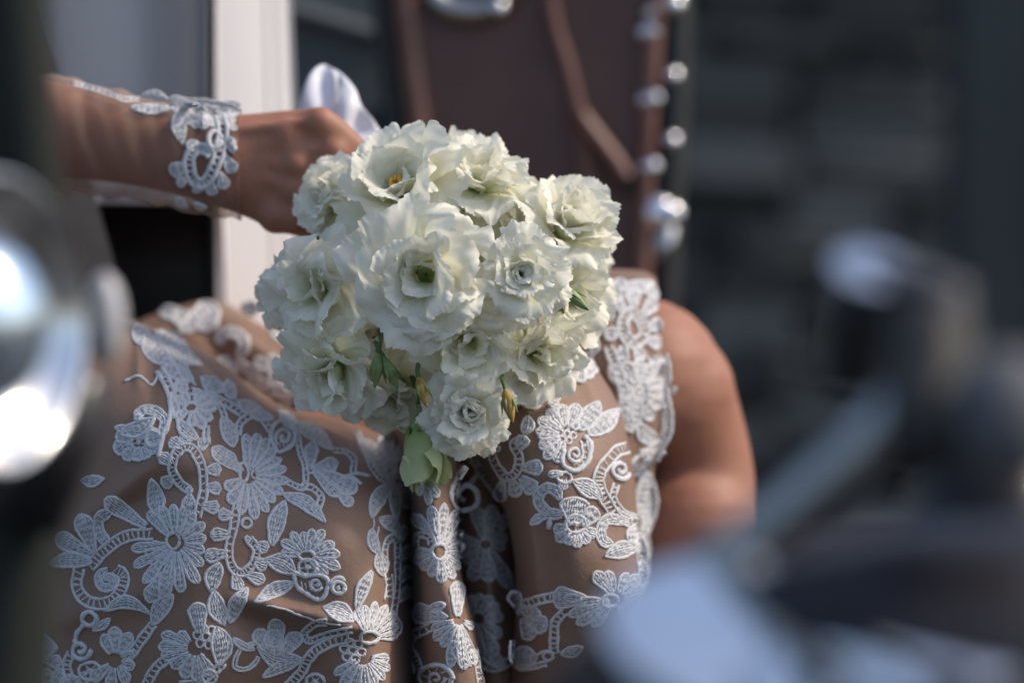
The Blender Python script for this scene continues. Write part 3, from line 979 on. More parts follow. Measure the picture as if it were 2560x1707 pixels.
# ================================================================== LACE
class Lace:
    """draws guipure lace in a flat sketch, then lays it on the cloth it is sewn to"""

    def __init__(s, key, ox, oy, sc, lift=0.0):
        s.o, s.bvh = PATCH[key]
        s.T = lambda p: (ox + p[0] * sc, oy + p[1] * sc)
        s.sc = sc
        s.mb = MB()
        s.last = None
        s.lift = lift

    def hit(s, x, y):
        dr = (P(x, y, 1.0) - CAM).normalized()
        loc, nor, i, dist = s.bvh.ray_cast(CAM, dr)
        if loc is None:
            d = s.last if s.last else 2.74
            return P(x, y, d), -FWD
        if nor.dot(dr) > 0:
            nor = -nor
        s.last = (loc - CAM).dot(FWD)
        # keep lace readable where the cloth turns away
        nor = (nor - dr * 0.35).normalized()
        return loc, nor

    def cord(s, pts, wz=20, closed=False, n=None, raw=False, h=0.34, lift=0.0):
        p = np.array([s.T(q) for q in pts], float) if not raw else np.array(pts, float)
        if wz >= 30 and not raw and not closed and len(p) > 2:
            # broad cords are worked as a filled band between two rims
            L0 = np.sum(np.hypot(*np.diff(p, axis=0).T))
            n0 = max(8, int(L0 / 6))
            q_ = cr1(p, n0)
            t_ = np.gradient(q_, axis=0)
            t_ /= np.linalg.norm(t_, axis=1)[:, None] + 1e-9
            e_ = np.clip(np.sin(np.linspace(.12, math.pi - .12, n0)) * 2.2, 0, 1)
            n_ = np.stack([-t_[:, 1], t_[:, 0]], 1) * (wz * s.sc * .55 * e_)[:, None]
            s.sheet(q_ + n_, q_ - n_)
            s.cord(np.concatenate([q_ + n_, (q_ - n_)[::-1]], 0), 14, raw=True, n=n0 * 3)
            return
        if closed:
            p = np.concatenate([p, p[:2]], 0)
        L = np.sum(np.hypot(*np.diff(p, axis=0).T))
        n = n or max(4, int(L / 5.5))
        c = cr1(p, n) if len(p) > 2 else np.linspace(p[0], p[1], n)
        if closed:
            # drop the overlap segment
            m_ = int(n * (len(p) - 2) / (len(p) - 1)) + 1
            c = c[:m_]
        wpx = wz * s.sc * 1.22
        jr = np.random.RandomState(int(L * 13) % 99991)
        if len(c) > 5:
            ph = jr.uniform(0, 6.28, 4)
            tq = np.arange(len(c))[:, None]
            c = c + np.concatenate([np.sin(tq * .9 + ph[0]) + np.sin(tq * .37 + ph[1]), np.sin(tq * .8 + ph[2]) + np.sin(tq * .43 + ph[3])], 1) * .55 + jr.normal(0, .35, c.shape)
        H = [s.hit(x, y) for x, y in c]
        k = len(H)
        K = 6
        v = []
        rs = random.Random(int(L * 7) + k)
        for i, (q, nn) in enumerate(H):
            t = H[min(i + 1, k - 1)][0] - H[max(i - 1, 0)][0]
            if t.length < 1e-7:
                t = RT.copy()
            t.normalize()
            sd = t.cross(nn)
            if sd.length < 1e-5:
                sd = RT.copy()
            sd.normalize()
            dd = (q - CAM).dot(FWD)
            hw = wpx / F * dd / 2 * (1 + rs.uniform(-.2, .2))
            hh = hw * 2 * h
            ctr = q + nn * (hh * 0.55 + s.lift + lift)
            for j in range(K):
                a = 2 * math.pi * j / K + .3
                v.append(ctr + sd * (hw * math.cos(a)) + nn * (hh * math.sin(a)))
        f = gridfaces(k, K, 0, True) + [tuple(range(K))[::-1], tuple(range((k - 1) * K, k * K))]
        s.mb.add(v, f, 0)

    def sheet(s, A, B, m=5, dome=0.0006):
        """filled lace between two side curves (photo px arrays of equal length)"""
        n = len(A)
        v, uv = [], []
        L = 0
        for i in range(n):
            if i:
                L += np.hypot(*(((A[i] + B[i]) - (A[i - 1] + B[i - 1])) / 2))
            wd = np.hypot(*(A[i] - B[i]))
            for j in range(m):
                t = j / (m - 1)
                q = A[i] * (1 - t) + B[i] * t
                loc, nn = s.hit(q[0], q[1])
                v.append(loc + nn * (0.0006 + s.lift + dome * (1 - (2 * t - 1) ** 2)))
                uv.append((L * .28, (t - .5) * wd * .28))
        s.mb.add(v, gridfaces(n, m), 1, uv)

    def blade(s, x0, y0, x1, y1, wz, prof, bend=0.0, rim=15, rib=False, fill=True):
        a, b = np.array(s.T((x0, y0))), np.array(s.T((x1, y1)))
        L = np.hypot(*(b - a))
        n = max(7, int(L / 9))
        t = np.linspace(0, 1, n)
        d = (b - a) / (L + 1e-9)
        nr = np.array([-d[1], d[0]])
        ctr = a + d * (t * L)[:, None] + nr * (bend * L * np.sin(math.pi * t))[:, None]
        hw = wz * s.sc / 2 * prof(t)
        A, B = ctr + nr * hw[:, None], ctr - nr * hw[:, None]
        if fill:
            s.sheet(A, B)
        loop = np.concatenate([A, B[::-1]], 0)
        s.cord(loop, rim, n=max(10, int(L / 3.2)), raw=True)
        if rib:
            s.cord(ctr[1:-1], rim * .6, raw=True, n=n, lift=.0004)

    def L(s, x0, y0, x1, y1, wz=80, bend=0.08, rib=False):
        s.blade(x0, y0, x1, y1, wz, lambda t: np.sin(math.pi * t) ** .8 * (1.0 - .15 * t), bend, 15, rib)

    def Pt(s, x0, y0, x1, y1, wz=80, bend=0.0):
        s.blade(x0, y0, x1, y1, wz, lambda t: (.18 + .82 * t ** .8) * np.sqrt(np.clip(1 - np.clip((t - .68) / .33, 0, 1) ** 2, 0, 1)), bend)

    def D(s, pts, gap=30, wz=15, bars=True):
        p = np.array([s.T(q) for q in pts], float)
        L = np.sum(np.hypot(*np.diff(p, axis=0).T))
        n = max(6, int(L / 6))
        c = cr1(p, n)
        t = np.gradient(c, axis=0)
        t /= np.linalg.norm(t, axis=1)[:, None] + 1e-9
        nr = np.stack([-t[:, 1], t[:, 0]], 1) * gap * s.sc / 2
        s.cord(c + nr, wz, raw=True, n=n)
        s.cord(c - nr, wz, raw=True, n=n)
        if bars and gap > 18:
            for i in range(1, n - 1):
                if (i * 7 + int(L)) % 5 == 0:
                    continue
                j = min(n - 1, max(0, i + (1 if i % 2 else -1)))
                s.cord([c[i] + nr[i], c[j] - nr[j]], wz * .5, raw=True, n=3)

    def Rg(s, cx, cy, r, ry=None, wz=17, dot=False):
        ry = ry or r
        s.cord([(cx + r * math.cos(a), cy + ry * math.sin(a)) for a in np.linspace(0, 2 * math.pi, 11)[:-1]], wz, True)
        if dot:
            s.cord([(cx - r * .25, cy), (cx, cy - ry * .2), (cx + r * .25, cy), (cx, cy + ry * .2)], wz * 1.1, True)
            for a in (0.3, 1.6, 2.9, 4.2, 5.4):
                s.cord([(cx + r * .2 * math.cos(a), cy + ry * .2 * math.sin(a)), (cx + r * math.cos(a), cy + ry * math.sin(a))], wz * .5)

    def W(s, cx, cy, r, turns=1.5, a0=0.0, dr=1, wz=24):
        th = np.linspace(0, turns * 2 * math.pi, 26)
        s.cord([(cx + r * (1 - .86 * q / th[-1]) * math.cos(a0 + dr * q), cy + r * (1 - .86 * q / th[-1]) * math.sin(a0 + dr * q)) for q in th], wz)

    def K(s, cx, cy, r):
        rr = r * .36
        s.Rg(cx, cy, rr, wz=13)
        for i in range(6):
            a = i * math.pi / 3 + .2
            s.Rg(cx + r * .74 * math.cos(a), cy + r * .74 * math.sin(a), rr, wz=12)

    def Fa(s, cx, cy, r0, lst):
        for ang, r, wd in lst:
            a = R_(ang)
            s.Pt(cx + r0 * math.cos(a), cy + r0 * math.sin(a), cx + r * math.cos(a), cy + r * math.sin(a), wd)

    def done(s, name):
        return s.mb.build(name, ['thread', 'mesh'], s.o)


def crop7(k='A'): return Lace(k, 500, 1000, .451)
def crop8(k='B'): return Lace(k, 1050, 1000, .451)
def crop6(k='A'): return Lace(k, 0, 1000, .451)
def crop3(k='A'): return Lace(k, 0, 700, .6423)
def crop4(k='C2'): return Lace(k, 800, 700, .6423)
def crop1(k='S'): return Lace(k, 0, 0, .3231)


# ---- near panel
l = crop7()
l.Fa(262, 420, 45, [(-92, 225, 62), (-76, 235, 58), (-61, 230, 56), (-44, 215, 56), (-27, 205, 54), (-10, 215, 54), (8, 225, 54), (26, 215, 54), (44, 205, 56), (62, 225, 58), (80, 240, 60), (100, 215, 62), (124, 180, 72), (150, 140, 74)])
l.Pt(235, 400, 70, 270, 100); l.Pt(210, 380, 150, 290, 60)
l.K(335, 378, 62); l.Rg(240, 400, 26, 52)
l.done('lace_flower')
l = crop7(); l.L(185, 260, 118, 95, 95, .05, True); l.D([(60, -10), (108, 30), (140, 110)], 22); l.done('lace_leaf')
l = crop7(); l.D([(205, 195), (222, 128), (285, 88), (345, 112), (395, 175)], 30)
l.cord([(392, 180), (425, 125), (478, 122), (522, 175), (520, 240), (440, 292), (400, 240)], 24, True); l.W(462, 208, 52, 1.4, 2.2, 1, 20)
for q in range(5): l.cord([(430 + q * 18, 195 + q * 2), (420 + q * 22, 270 - q * 6)], 7)
l.done('lace_scroll')
l = crop7(); l.D([(528, 165), (556, 290), (585, 375), (572, 485), (480, 455)], 24); l.L(520, 130, 735, 275, 85, -.06, True); l.L(440, 60, 560, 170, 70, .05); l.D([(740, 280), (805, 288), (852, 335), (850, 405)], 26); l.done('lace_stem')
l = crop7(); l.Pt(605, 385, 622, 245, 85); l.Pt(625, 385, 760, 350, 90); l.Pt(630, 395, 765, 530, 80); l.Pt(640, 385, 862, 500, 110); l.Pt(770, 520, 840, 582, 72)
l.cord([(790, 440), (860, 412), (940, 422)], 22); l.cord([(835, 425), (865, 445), (892, 470)], 20); l.Rg(612, 385, 22); l.done('lace_flower')
l = crop7(); l.L(455, 520, 690, 675, 78, -.1, True); l.D([(570, 478), (635, 495), (672, 545), (648, 605)], 30); l.done('lace_leaf')
l = crop7(); l.L(468, 560, 398, 808, 95, .04, True); l.done('lace_leaf')
l = crop7(); l.D([(205, 575), (185, 700), (158, 840), (185, 935), (240, 955), (292, 905), (312, 830), (268, 765)], 38)
for a_ in [(180, 640, 105, 635, 80), (168, 745, 62, 745, 92), (152, 845, 32, 868, 92), (312, 800, 372, 825, 80), (300, 895, 366, 920, 88), (255, 965, 350, 1000, 80), (190, 965, 215, 1050, 80)]: l.Pt(*a_)
l.L(110, 905, 60, 1060, 92); l.Rg(258, 682, 28); l.Rg(264, 768, 14); l.done('lace_scroll')
l = crop7(); l.Fa(592, 862, 34, [(-172, 140, 58), (-150, 158, 58), (-124, 150, 54), (-100, 130, 50), (-78, 145, 54), (-57, 165, 58), (-26, 160, 58), (-4, 178, 60), (20, 190, 60), (42, 150, 56)])
l.Rg(590, 862, 44, 28); l.Rg(598, 925, 52, 44, dot=True)
l.cord([(522, 955), (540, 1030), (585, 1068), (652, 1105), (700, 1070), (705, 995), (650, 968), (575, 975)], 22, True); l.W(645, 1018, 40, 1.3, .5, 1, 16)
for q in range(6): l.cord([(560 + q * 22, 1000 + (q % 2) * 12), (570 + q * 22, 1062 - abs(q - 3) * 6)], 7)
l.Rg(768, 1038, 36, 34, 22); l.Rg(764, 1040, 10); l.cord([(715, 1020), (750, 985), (790, 985), (795, 1005)], 22); l.done('lace_flower')
l = crop7(); l.L(528, 958, 362, 880, 105, .1, True); l.done('lace_leaf')
l = crop7(); l.L(525, 1015, 308, 1118, 82, .06, True); l.done('lace_leaf')
l = crop7(); l.cord([(370, 1135), (500, 1168), (640, 1220), (780, 1245)], 11); l.done('loose_thread')
l = crop7(); l.Pt(425, 1420, 422, 1212, 105); l.Pt(390, 1410, 312, 1275, 100); l.Pt(455, 1420, 545, 1290, 105); l.L(315, 1360, 565, 1432, 105, .14, True); l.Rg(402, 1322, 48, dot=True); l.done('lace_bud')
l = crop7(); l.D([(305, 1345), (225, 1375), (188, 1465), (240, 1492), (298, 1462), (322, 1418)], 16, 13, False); l.L(180, 1320, 300, 1380, 40); l.done('lace_stem')
l = crop7(); l.Fa(928, 1320, 48, [(-112, 165, 56), (-96, 180, 56), (-78, 200, 58), (-60, 205, 58), (-42, 200, 56), (-24, 180, 54), (-6, 150, 54)]); l.Rg(938, 1312, 50, 34, 20)
l.K(845, 1385, 66); l.Fa(905, 1420, 46, [(5, 140, 54), (26, 155, 56), (48, 165, 56), (68, 170, 56), (88, 175, 56), (108, 185, 56), (128, 195, 56), (148, 180, 54)])
l.done('lace_flower')
l = crop7(); l.L(852, 1225, 682, 1150, 105, .1, True); l.D([(845, 1272), (705, 1298), (608, 1335), (580, 1285), (640, 1238), (705, 1228)], 30); l.done('lace_leaf')
l = crop7(); l.D([(845, 1305), (705, 1350), (610, 1418), (560, 1510), (480, 1590)], 46); l.L(560, 1442, 345, 1532, 66, .05, True); l.Rg(640, 1560, 50, 45, dot=True); l.done('lace_stem')
l = crop7(); l.D([(1092, 800), (1092, 900), (1090, 1050), (1070, 1190), (1102, 1255), (1070, 1310)], 30)
for a_ in [(1100, 880, 1172, 820, 70), (1104, 1000, 1170, 930, 76), (1098, 1110, 1166, 1045, 76), (1110, 780, 1130, 700, 60)]: l.Pt(*a_)
l.done('lace_scroll')
l = crop7(); l.L(1075, 460, 948, 650, 82, .12, True); l.L(1078, 465, 1085, 668, 62, .02, True); l.cord([(958, 650), (964, 690), (956, 722)], 9); l.L(990, 655, 1105, 735, 82, -.1); l.L(945, 715, 990, 855, 66); l.L(985, 845, 1010, 975, 84, -.05)
l.D([(1022, 940), (1020, 850), (1035, 785), (1072, 762), (1094, 805)], 30); l.cord([(990, 700), (980, 760), (985, 850)], 12); l.done('lace_vine')
l = crop7(); l.L(950, 945, 868, 1165, 66, .05, True); l.D([(1040, 965), (1048, 1040), (1042, 1110)], 40); l.cord([(868, 1160), (850, 1215)], 10); l.done('lace_vine')
l = crop7(); l.L(885, 215, 1075, 465, 105, -.06); l.L(915, 260, 1020, 370, 60); l.Pt(1040, 340, 1030, 195, 100); l.Pt(1075, 340, 1150, 260, 90); l.Pt(1095, 470, 1165, 590, 100); l.Pt(1085, 420, 1180, 420, 90); l.Rg(1055, 380, 34, 44); l.D([(870, 180), (920, 300), (985, 420), (1070, 465)], 26); l.done('lace_vine')
# left part of the near panel
l = crop6(); l.D([(1090, 650), (1128, 500), (1112, 350), (1048, 262), (978, 295), (955, 385), (1000, 462), (1052, 500)], 40)
for a_ in [(1140, 390, 1218, 385, 84), (1140, 485, 1220, 490, 84), (1118, 585, 1208, 600, 88), (1000, 262, 945, 225, 84), (1060, 238, 1000, 200, 80), (1110, 280, 1130, 215, 74), (955, 350, 890, 310, 84), (960, 430, 905, 470, 90)]: l.Pt(*a_)
l.Rg(1050, 500, 16); l.L(1020, 650, 1055, 520, 80); l.done('lace_scroll')
l = crop6(); l.cord([(770, 112), (775, 70), (835, 55), (900, 92), (912, 150), (880, 205)], 42); l.Rg(768, 100, 16, wz=24); l.done('lace_curl')
l = crop6(); l.Fa(772, 236, 40, [(200, 130, 90), (165, 140, 90), (130, 120, 80), (95, 100, 84), (60, 100, 84), (25, 110, 84), (-15, 110, 80)]); l.L(640, 150, 880, 170, 70); l.Rg(772, 236, 44, 36, dot=True); l.done('lace_flower')
l = crop6(); l.L(450, 445, 575, 435, 60); l.done('lace_leaf')
l = crop6(); l.Fa(975, 790, 48, [(-132, 225, 62), (-112, 215, 60), (-94, 205, 58), (-76, 200, 58), (-56, 190, 58), (-34, 185, 62), (-10, 165, 64), (16, 160, 64), (40, 190, 66), (62, 250, 66), (84, 270, 64), (106, 280, 64), (128, 280, 64), (150, 260, 60), (172, 240, 58)])
l.Rg(962, 780, 36, 46); l.K(880, 850, 66); l.done('lace_flower')
l = crop6(); l.L(870, 650, 840, 440, 95, .05, True); l.Pt(815, 700, 590, 555, 108); l.done('lace_leaf')
l = crop6(); l.D([(850, 742), (705, 755), (585, 830), (500, 925)], 56); l.cord([(600, 800), (548, 715), (555, 650), (615, 618)], 48); l.done('lace_stem')
l = crop6(); l.Pt(525, 845, 450, 640, 120); l.Pt(510, 858, 315, 755, 115); l.L(515, 895, 272, 905, 86, .06); l.done('lace_bud')
l = crop6(); l.D([(440, 930), (430, 1040), (490, 1115), (590, 1125), (665, 1065), (688, 980), (640, 935)], 56); l.W(600, 1000, 62, 1.2, -1.6, -1, 34); l.done('lace_scroll')
l = crop6(); l.Pt(905, 960, 830, 1110, 110); l.Pt(960, 960, 900, 1080, 80); l.L(960, 1075, 845, 1245, 95, .05, True); l.L(575, 1165, 830, 1180, 70, -.22); l.D([(850, 1240), (780, 1340), (720, 1420)], 44); l.done('lace_leaf')
l = crop6(); l.L(1185, 1060, 1240, 1245, 100, .05, True); l.L(1370, 1040, 1270, 1235, 80, .05); l.Pt(1110, 1290, 1090, 1130, 120); l.done('lace_leaf')
l = crop6(); l.Fa(1085, 1370, 44, [(-178, 200, 80), (-158, 195, 76), (165, 190, 78), (140, 170, 78), (112, 175, 80), (85, 185, 80), (60, 170, 76), (-140, 120, 70)]); l.K(1140, 1310, 64); l.L(1200, 1255, 1210, 1470, 120, -.12); l.done('lace_flower')
l = crop6(); l.D([(950, 1420), (870, 1480), (800, 1600)], 44); l.Rg(1160, 1530, 40); l.D([(1240, 1450), (1180, 1510), (1100, 1560), (1000, 1580)], 34); l.done('lace_stem')
l = crop6(); l.Rg(500, 1210, 40, 36, 26); l.cord([(470, 1240), (430, 1290), (420, 1350)], 26); l.L(520, 1270, 610, 1210, 44); l.D([(400, 1400), (370, 1480), (420, 1560), (520, 1520)], 44); l.W(450, 1380, 60, 1.4, 0, 1, 26); l.done('lace_curl')
l = crop6(); l.Fa(640, 1440, 40, [(-90, 180, 84), (-60, 170, 80), (-115, 150, 76), (-20, 110, 70), (20, 110, 70), (60, 140, 70), (100, 150, 70), (140, 170, 76)]); l.Rg(500, 1500, 60, 50, dot=True); l.done('lace_flower')
l = crop6(); l.Pt(230, 1430, 60, 1280, 110); l.Pt(250, 1420, 290, 1340, 100); l.L(60, 1330, 320, 1370, 90, -.1); l.Pt(240, 1440, 340, 1450, 80); l.Pt(200, 1440, 80, 1480, 100); l.Rg(205, 1420, 52, 34, dot=True); l.L(100, 1260, 190, 1265, 50); l.done('lace_flower')
l = crop6(); l.Fa(260, 1640, 40, [(-150, 190, 80), (-120, 170, 76), (-90, 150, 76), (-60, 170, 76), (-30, 200, 76), (0, 230, 70)]); l.done('lace_flower')
l = crop6(); l.Fa(960, 80, 20, [(-80, 90, 60)]); l.cord([(945, -30), (940, 100), (905, 200), (880, 320)], 26); l.done('lace_stem')
# motifs carried on round the hip
for hx, hy, rr in [(-60, 1080, 190), (-150, 1330, 210), (-20, 1500, 170), (-210, 1560, 180), (-190, 1060, 150), (40, 1220, 130)]:
    l = Lace('A', hx, hy, .45)
    l.Fa(0, 0, 40, [(k * 30 + 7, rr * (1 + .12 * math.sin(k * 2.3)), rr * .36) for k in range(12)]); l.Rg(0, 0, 38)
    l.L(rr * .9, rr * .6, rr * 1.5, rr * 1.1, 80, .08, True); l.D([(-rr, -rr * .2), (-rr * 1.3, -rr * .7), (-rr * 1.1, -rr * 1.2)], 34)
    l.done('lace_flower')
# upper edge, towards the ridge
l = crop3(); l.Fa(745, 500, 24, [(-150, 80, 38), (-120, 70, 36), (-60, 70, 36), (-30, 90, 40), (0, 90, 40), (30, 85, 40), (60, 90, 40), (90, 70, 38), (150, 70, 38)]); l.Rg(742, 500, 26, 20); l.L(690, 545, 770, 622, 46); l.D([(800, 570), (800, 640)], 18); l.done('lace_flower')
l = crop3(); l.D([(690, 540), (668, 450), (640, 380), (620, 350)], 26); l.L(630, 345, 735, 400, 60, -.1); l.L(700, 380, 720, 450, 46); l.Rg(690, 420, 16); l.cord([(485, 395), (540, 375), (590, 412), (620, 360)], 12); l.done('lace_vine')
l = crop3(); l.L(560, 215, 660, 330, 90, .05); l.L(600, 200, 740, 330, 80, -.05); l.L(520, 175, 600, 260, 70); l.D([(640, 250), (700, 330), (740, 420)], 34); l.L(660, 250, 780, 330, 60); l.done('lace_leaf')
l = crop3(); l.D([(740, 435), (800, 455), (870, 480), (940, 520)], 26); l.L(780, 380, 880, 430, 60); l.L(885, 390, 910, 470, 48); l.L(920, 480, 1010, 500, 50); l.L(960, 490, 1060, 545, 50); l.done('lace_vine')
l = crop3(); l.L(470, 600, 600, 540, 60); l.Rg(600, 620, 30); l.done('lace_leaf')

# ---- pleat panel
l = crop7('M'); l.Pt(1262, 425, 1312, 535, 56); l.Pt(1255, 430, 1272, 575, 44); l.Pt(1245, 425, 1222, 525, 34); l.done('lace_leaf')
l = crop7('M'); l.Fa(1325, 840, 36, [(-100, 250, 62), (-84, 262, 60), (-66, 250, 64), (-40, 170, 60), (-14, 140, 60), (12, 130, 60), (178, 125, 66), (158, 145, 62), (134, 135, 60), (108, 140, 58), (84, 170, 58), (62, 165, 60), (40, 140, 60)]); l.Rg(1325, 840, 36, 44, 20); l.Pt(1290, 740, 1185, 640, 76); l.D([(1288, 800), (1270, 758), (1212, 748), (1198, 810)], 28); l.done('lace_flower')
l = crop7('M'); l.cord([(1472, 362), (1395, 480), (1390, 560), (1448, 612), (1530, 582), (1532, 505), (1472, 472), (1430, 525), (1470, 560)], 26); l.cord([(1545, 400), (1492, 470)], 22); l.D([(1470, 365), (1420, 450), (1410, 540)], 30); l.done('lace_scroll')
l = crop7('M'); l.Pt(1372, 1210, 1185, 1172, 128); l.Pt(1425, 1200, 1425, 1010, 96); l.L(1270, 1150, 1360, 1130, 50); l.Rg(1300, 1185, 26, 14)
l.Fa(1432, 1215, 30, [(160, 150, 56), (140, 170, 56), (120, 170, 56), (100, 260, 62), (84, 275, 66), (70, 260, 60), (30, 90, 50)]); l.done('lace_flower')
l = crop7('M'); l.D([(1285, 1255), (1185, 1308), (1160, 1372), (1200, 1440), (1212, 1505)], 44); l.done('lace_stem')
l = crop7('M'); l.Rg(1310, 1535, 88, 70, 26); l.W(1310, 1540, 52, 1.4, 0, 1, 18)
for q in range(8): l.cord([(1310 + 40 * math.cos(q * .78), 1535 + 34 * math.sin(q * .78)), (1310 + 82 * math.cos(q * .78 + .2), 1535 + 66 * math.sin(q * .78 + .2))], 7)
l.done('lace_rosette')
l = crop7('M'); l.D([(1520, 1380), (1535, 1480), (1560, 1600)], 30); l.L(1400, 1330, 1500, 1470, 70); l.done('lace_stem')
# ---- recessed fold
l = crop8('M2'); l.Fa(365, 800, 30, [(-105, 210, 84), (-80, 215, 84), (-55, 190, 80), (-25, 120, 74), (5, 100, 70), (165, 150, 74), (190, 150, 74), (140, 150, 74), (112, 210, 84), (86, 200, 88), (58, 200, 80)]); l.Rg(365, 800, 34); l.done('lace_flower')
l = crop8('M2'); l.Fa(325, 1210, 30, [(-110, 130, 66), (-85, 135, 66), (-60, 140, 66), (-35, 130, 66), (-5, 130, 70), (40, 150, 80), (66, 220, 90), (90, 240, 90), (115, 200, 80), (150, 110, 70)]); l.Rg(330, 1210, 40); l.done('lace_flower')
l = crop8('M2'); l.D([(300, 300), (340, 400), (420, 500)], 40); l.L(280, 270, 350, 360, 80); l.L(420, 880, 520, 1060, 80, .05); l.D([(300, 1420), (400, 1480), (500, 1450)], 40); l.L(360, 1390, 470, 1470, 80); l.done('lace_vine')
# ---- thigh panel
l = crop8(); l.Fa(812, 195, 44, [(-172, 165, 70), (-150, 175, 72), (-128, 170, 70), (178, 150, 64), (156, 165, 72), (134, 175, 76), (112, 160, 70), (-98, 165, 84), (-72, 175, 90), (-44, 110, 60)]); l.K(812, 192, 50); l.done('lace_flower')
l = crop8(); l.L(880, 170, 992, 12, 115, .03, True); l.done('lace_leaf')
l = crop8(); l.L(925, 195, 1100, 52, 100, .05, True); l.done('lace_leaf')
l = crop8(); l.cord([(800, 275), (788, 345), (855, 395), (930, 335), (942, 240), (900, 200)], 26); l.W(858, 300, 46, 1.4, 1.0, 1, 20); l.D([(905, 225), (915, 320), (860, 372)], 34); l.Rg(800, 430, 38, 30); l.Pt(790, 405, 712, 412, 44); l.Pt(795, 440, 790, 495, 62); l.done('lace_scroll')
l = crop8(); l.D([(390, 262), (425, 360), (478, 425), (535, 398), (550, 318), (518, 245), (565, 222)], 40)
for a_ in [(570, 375, 675, 372, 100), (562, 425, 636, 505, 104), (515, 440, 540, 530, 90), (462, 440, 440, 555, 90), (545, 275, 580, 205, 90)]: l.Pt(*a_)
l.Rg(430, 268, 16); l.done('lace_scroll')
l = crop8(); l.Pt(850, 690, 855, 545, 190); l.Pt(905, 700, 965, 600, 110); l.Fa(862, 690, 50, [(165, 120, 70), (140, 130, 70), (112, 115, 70), (85, 125, 72), (58, 120, 70), (30, 125, 70)]); l.Rg(862, 685, 56, 50, dot=True); l.done('lace_flower')
l = crop8(); l.cord([(795, 622), (725, 625), (672, 585), (658, 528), (700, 488), (755, 502), (772, 545)], 46); l.cord([(785, 638), (690, 640), (618, 682)], 34); l.cord([(725, 648), (715, 712)], 26); l.done('lace_curl')
l = crop8(); l.D([(1150, 262), (1082, 292), (1002, 390), (988, 470), (1030, 560), (1092, 640), (1190, 685)], 56); l.W(1105, 385, 58, 1.5, .4, 1, 26); l.D([(1085, 465), (1068, 540), (1118, 620), (1185, 652)], 30); l.done('lace_scroll')
l = crop8(); l.L(1005, 545, 845, 448, 92, .06, True); l.done('lace_leaf')
l = crop8(); l.cord([(1155, 682), (1045, 660), (1000, 712), (1012, 780), (1062, 795)], 44); l.L(1215, 810, 1025, 865, 92, .05, True); l.L(1185, 690, 1180, 805, 66); l.done('lace_leaf')
l = crop8(); l.Fa(1085, 1105, 40, [(-128, 190, 84), (-108, 160, 70), (-66, 150, 76), (-44, 180, 84), (-22, 170, 70), (0, 150, 60), (20, 160, 60), (40, 160, 58), (62, 130, 58), (132, 190, 60), (148, 250, 62), (162, 270, 62), (176, 230, 60)]); l.Rg(1052, 1112, 48, 34, 20); l.done('lace_flower')
l = crop8(); l.Pt(925, 1105, 742, 1090, 140); l.Rg(850, 1095, 44, 22); l.D([(745, 1082), (645, 1112), (560, 1135)], 44); l.done('lace_bud')
l = crop8(); l.Pt(560, 1180, 515, 1060, 92); l.Pt(580, 1200, 700, 1258, 116); l.Pt(570, 1205, 622, 1320, 104); l.Pt(545, 1150, 665, 1192, 84); l.done('lace_flower')
l = crop8(); l.D([(805, 1168), (752, 1230), (742, 1325), (742, 1405)], 42); l.done('lace_stem')
l = crop8(); l.L(508, 1412, 650, 1428, 140); l.cord([(640, 1420), (680, 1395), (725, 1390)], 18); l.Rg(712, 1415, 28); l.D([(512, 1330), (520, 1450), (610, 1480), (705, 1455)], 24); l.L(780, 1400, 900, 1370, 60); l.done('lace_bud')
l = crop8(); l.D([(1180, 640), (1205, 760), (1222, 900), (1236, 1000)], 40); l.L(1215, 740, 1262, 900, 60); l.L(1225, 880, 1262, 1000, 56); l.done('lace_edge')
l = crop8(); l.L(580, 190, 600, 90, 70); l.Fa(690, 10, 20, [(-20, 90, 60), (20, 80, 60), (160, 80, 60), (200, 80, 60)]); l.done('lace_leaf')
l = crop4('B'); l.Fa(1020, 330, 20, [(-60, 110, 50), (-30, 80, 46), (20, 60, 44), (60, 60, 44), (100, 70, 44), (140, 80, 44)]); l.Rg(1020, 330, 24); l.done('lace_flower')
# ---- far turn of the hem
l = crop4(); l.D([(1190, 230), (1175, 170), (1205, 128), (1245, 160), (1255, 215), (1215, 250), (1180, 215)], 36)
for a_ in [(1180, 130, 1140, 70, 60), (1215, 110, 1215, 40, 64), (1255, 140, 1300, 80, 60), (1270, 190, 1325, 170, 60), (1265, 235, 1320, 250, 60), (1225, 265, 1250, 310, 60), (1180, 260, 1170, 310, 56), (1160, 200, 1110, 220, 60)]: l.Pt(*a_)
l.done('lace_scroll')
l = crop4(); l.Fa(1140, 60, 16, [(-170, 70, 46), (-120, 70, 50), (-60, 70, 50), (-10, 70, 46), (60, 60, 44), (120, 80, 46)]); l.L(1180, 30, 1290, 15, 50); l.L(1270, 20, 1310, 70, 46); l.cord([(1090, 140), (1130, 100), (1170, 80)], 22); l.done('lace_flower')
l = crop4(); l.Fa(1240, 430, 24, [(-150, 110, 50), (-120, 120, 52), (-90, 120, 54), (-60, 115, 52), (-20, 90, 50), (10, 90, 50), (40, 100, 52), (70, 120, 54), (100, 150, 56), (130, 130, 54), (165, 80, 46)]); l.K(1240, 425, 34); l.cord([(1300, 440), (1350, 436), (1388, 420)], 14); l.cord([(1340, 436), (1380, 440)], 10); l.done('lace_flower')
l = crop4(); l.D([(1330, 290), (1345, 370), (1330, 430), (1350, 520), (1345, 600), (1300, 660), (1245, 690)], 34); l.D([(1290, 300), (1300, 400)], 26); l.Rg(1325, 330, 16); l.Rg(1345, 480, 15); l.done('lace_edge')
l = crop4(); l.L(1225, 560, 1320, 640, 60); l.D([(1330, 650), (1280, 690), (1230, 720), (1215, 770)], 44); l.Rg(1290, 690, 26, 20); l.done('lace_scroll')
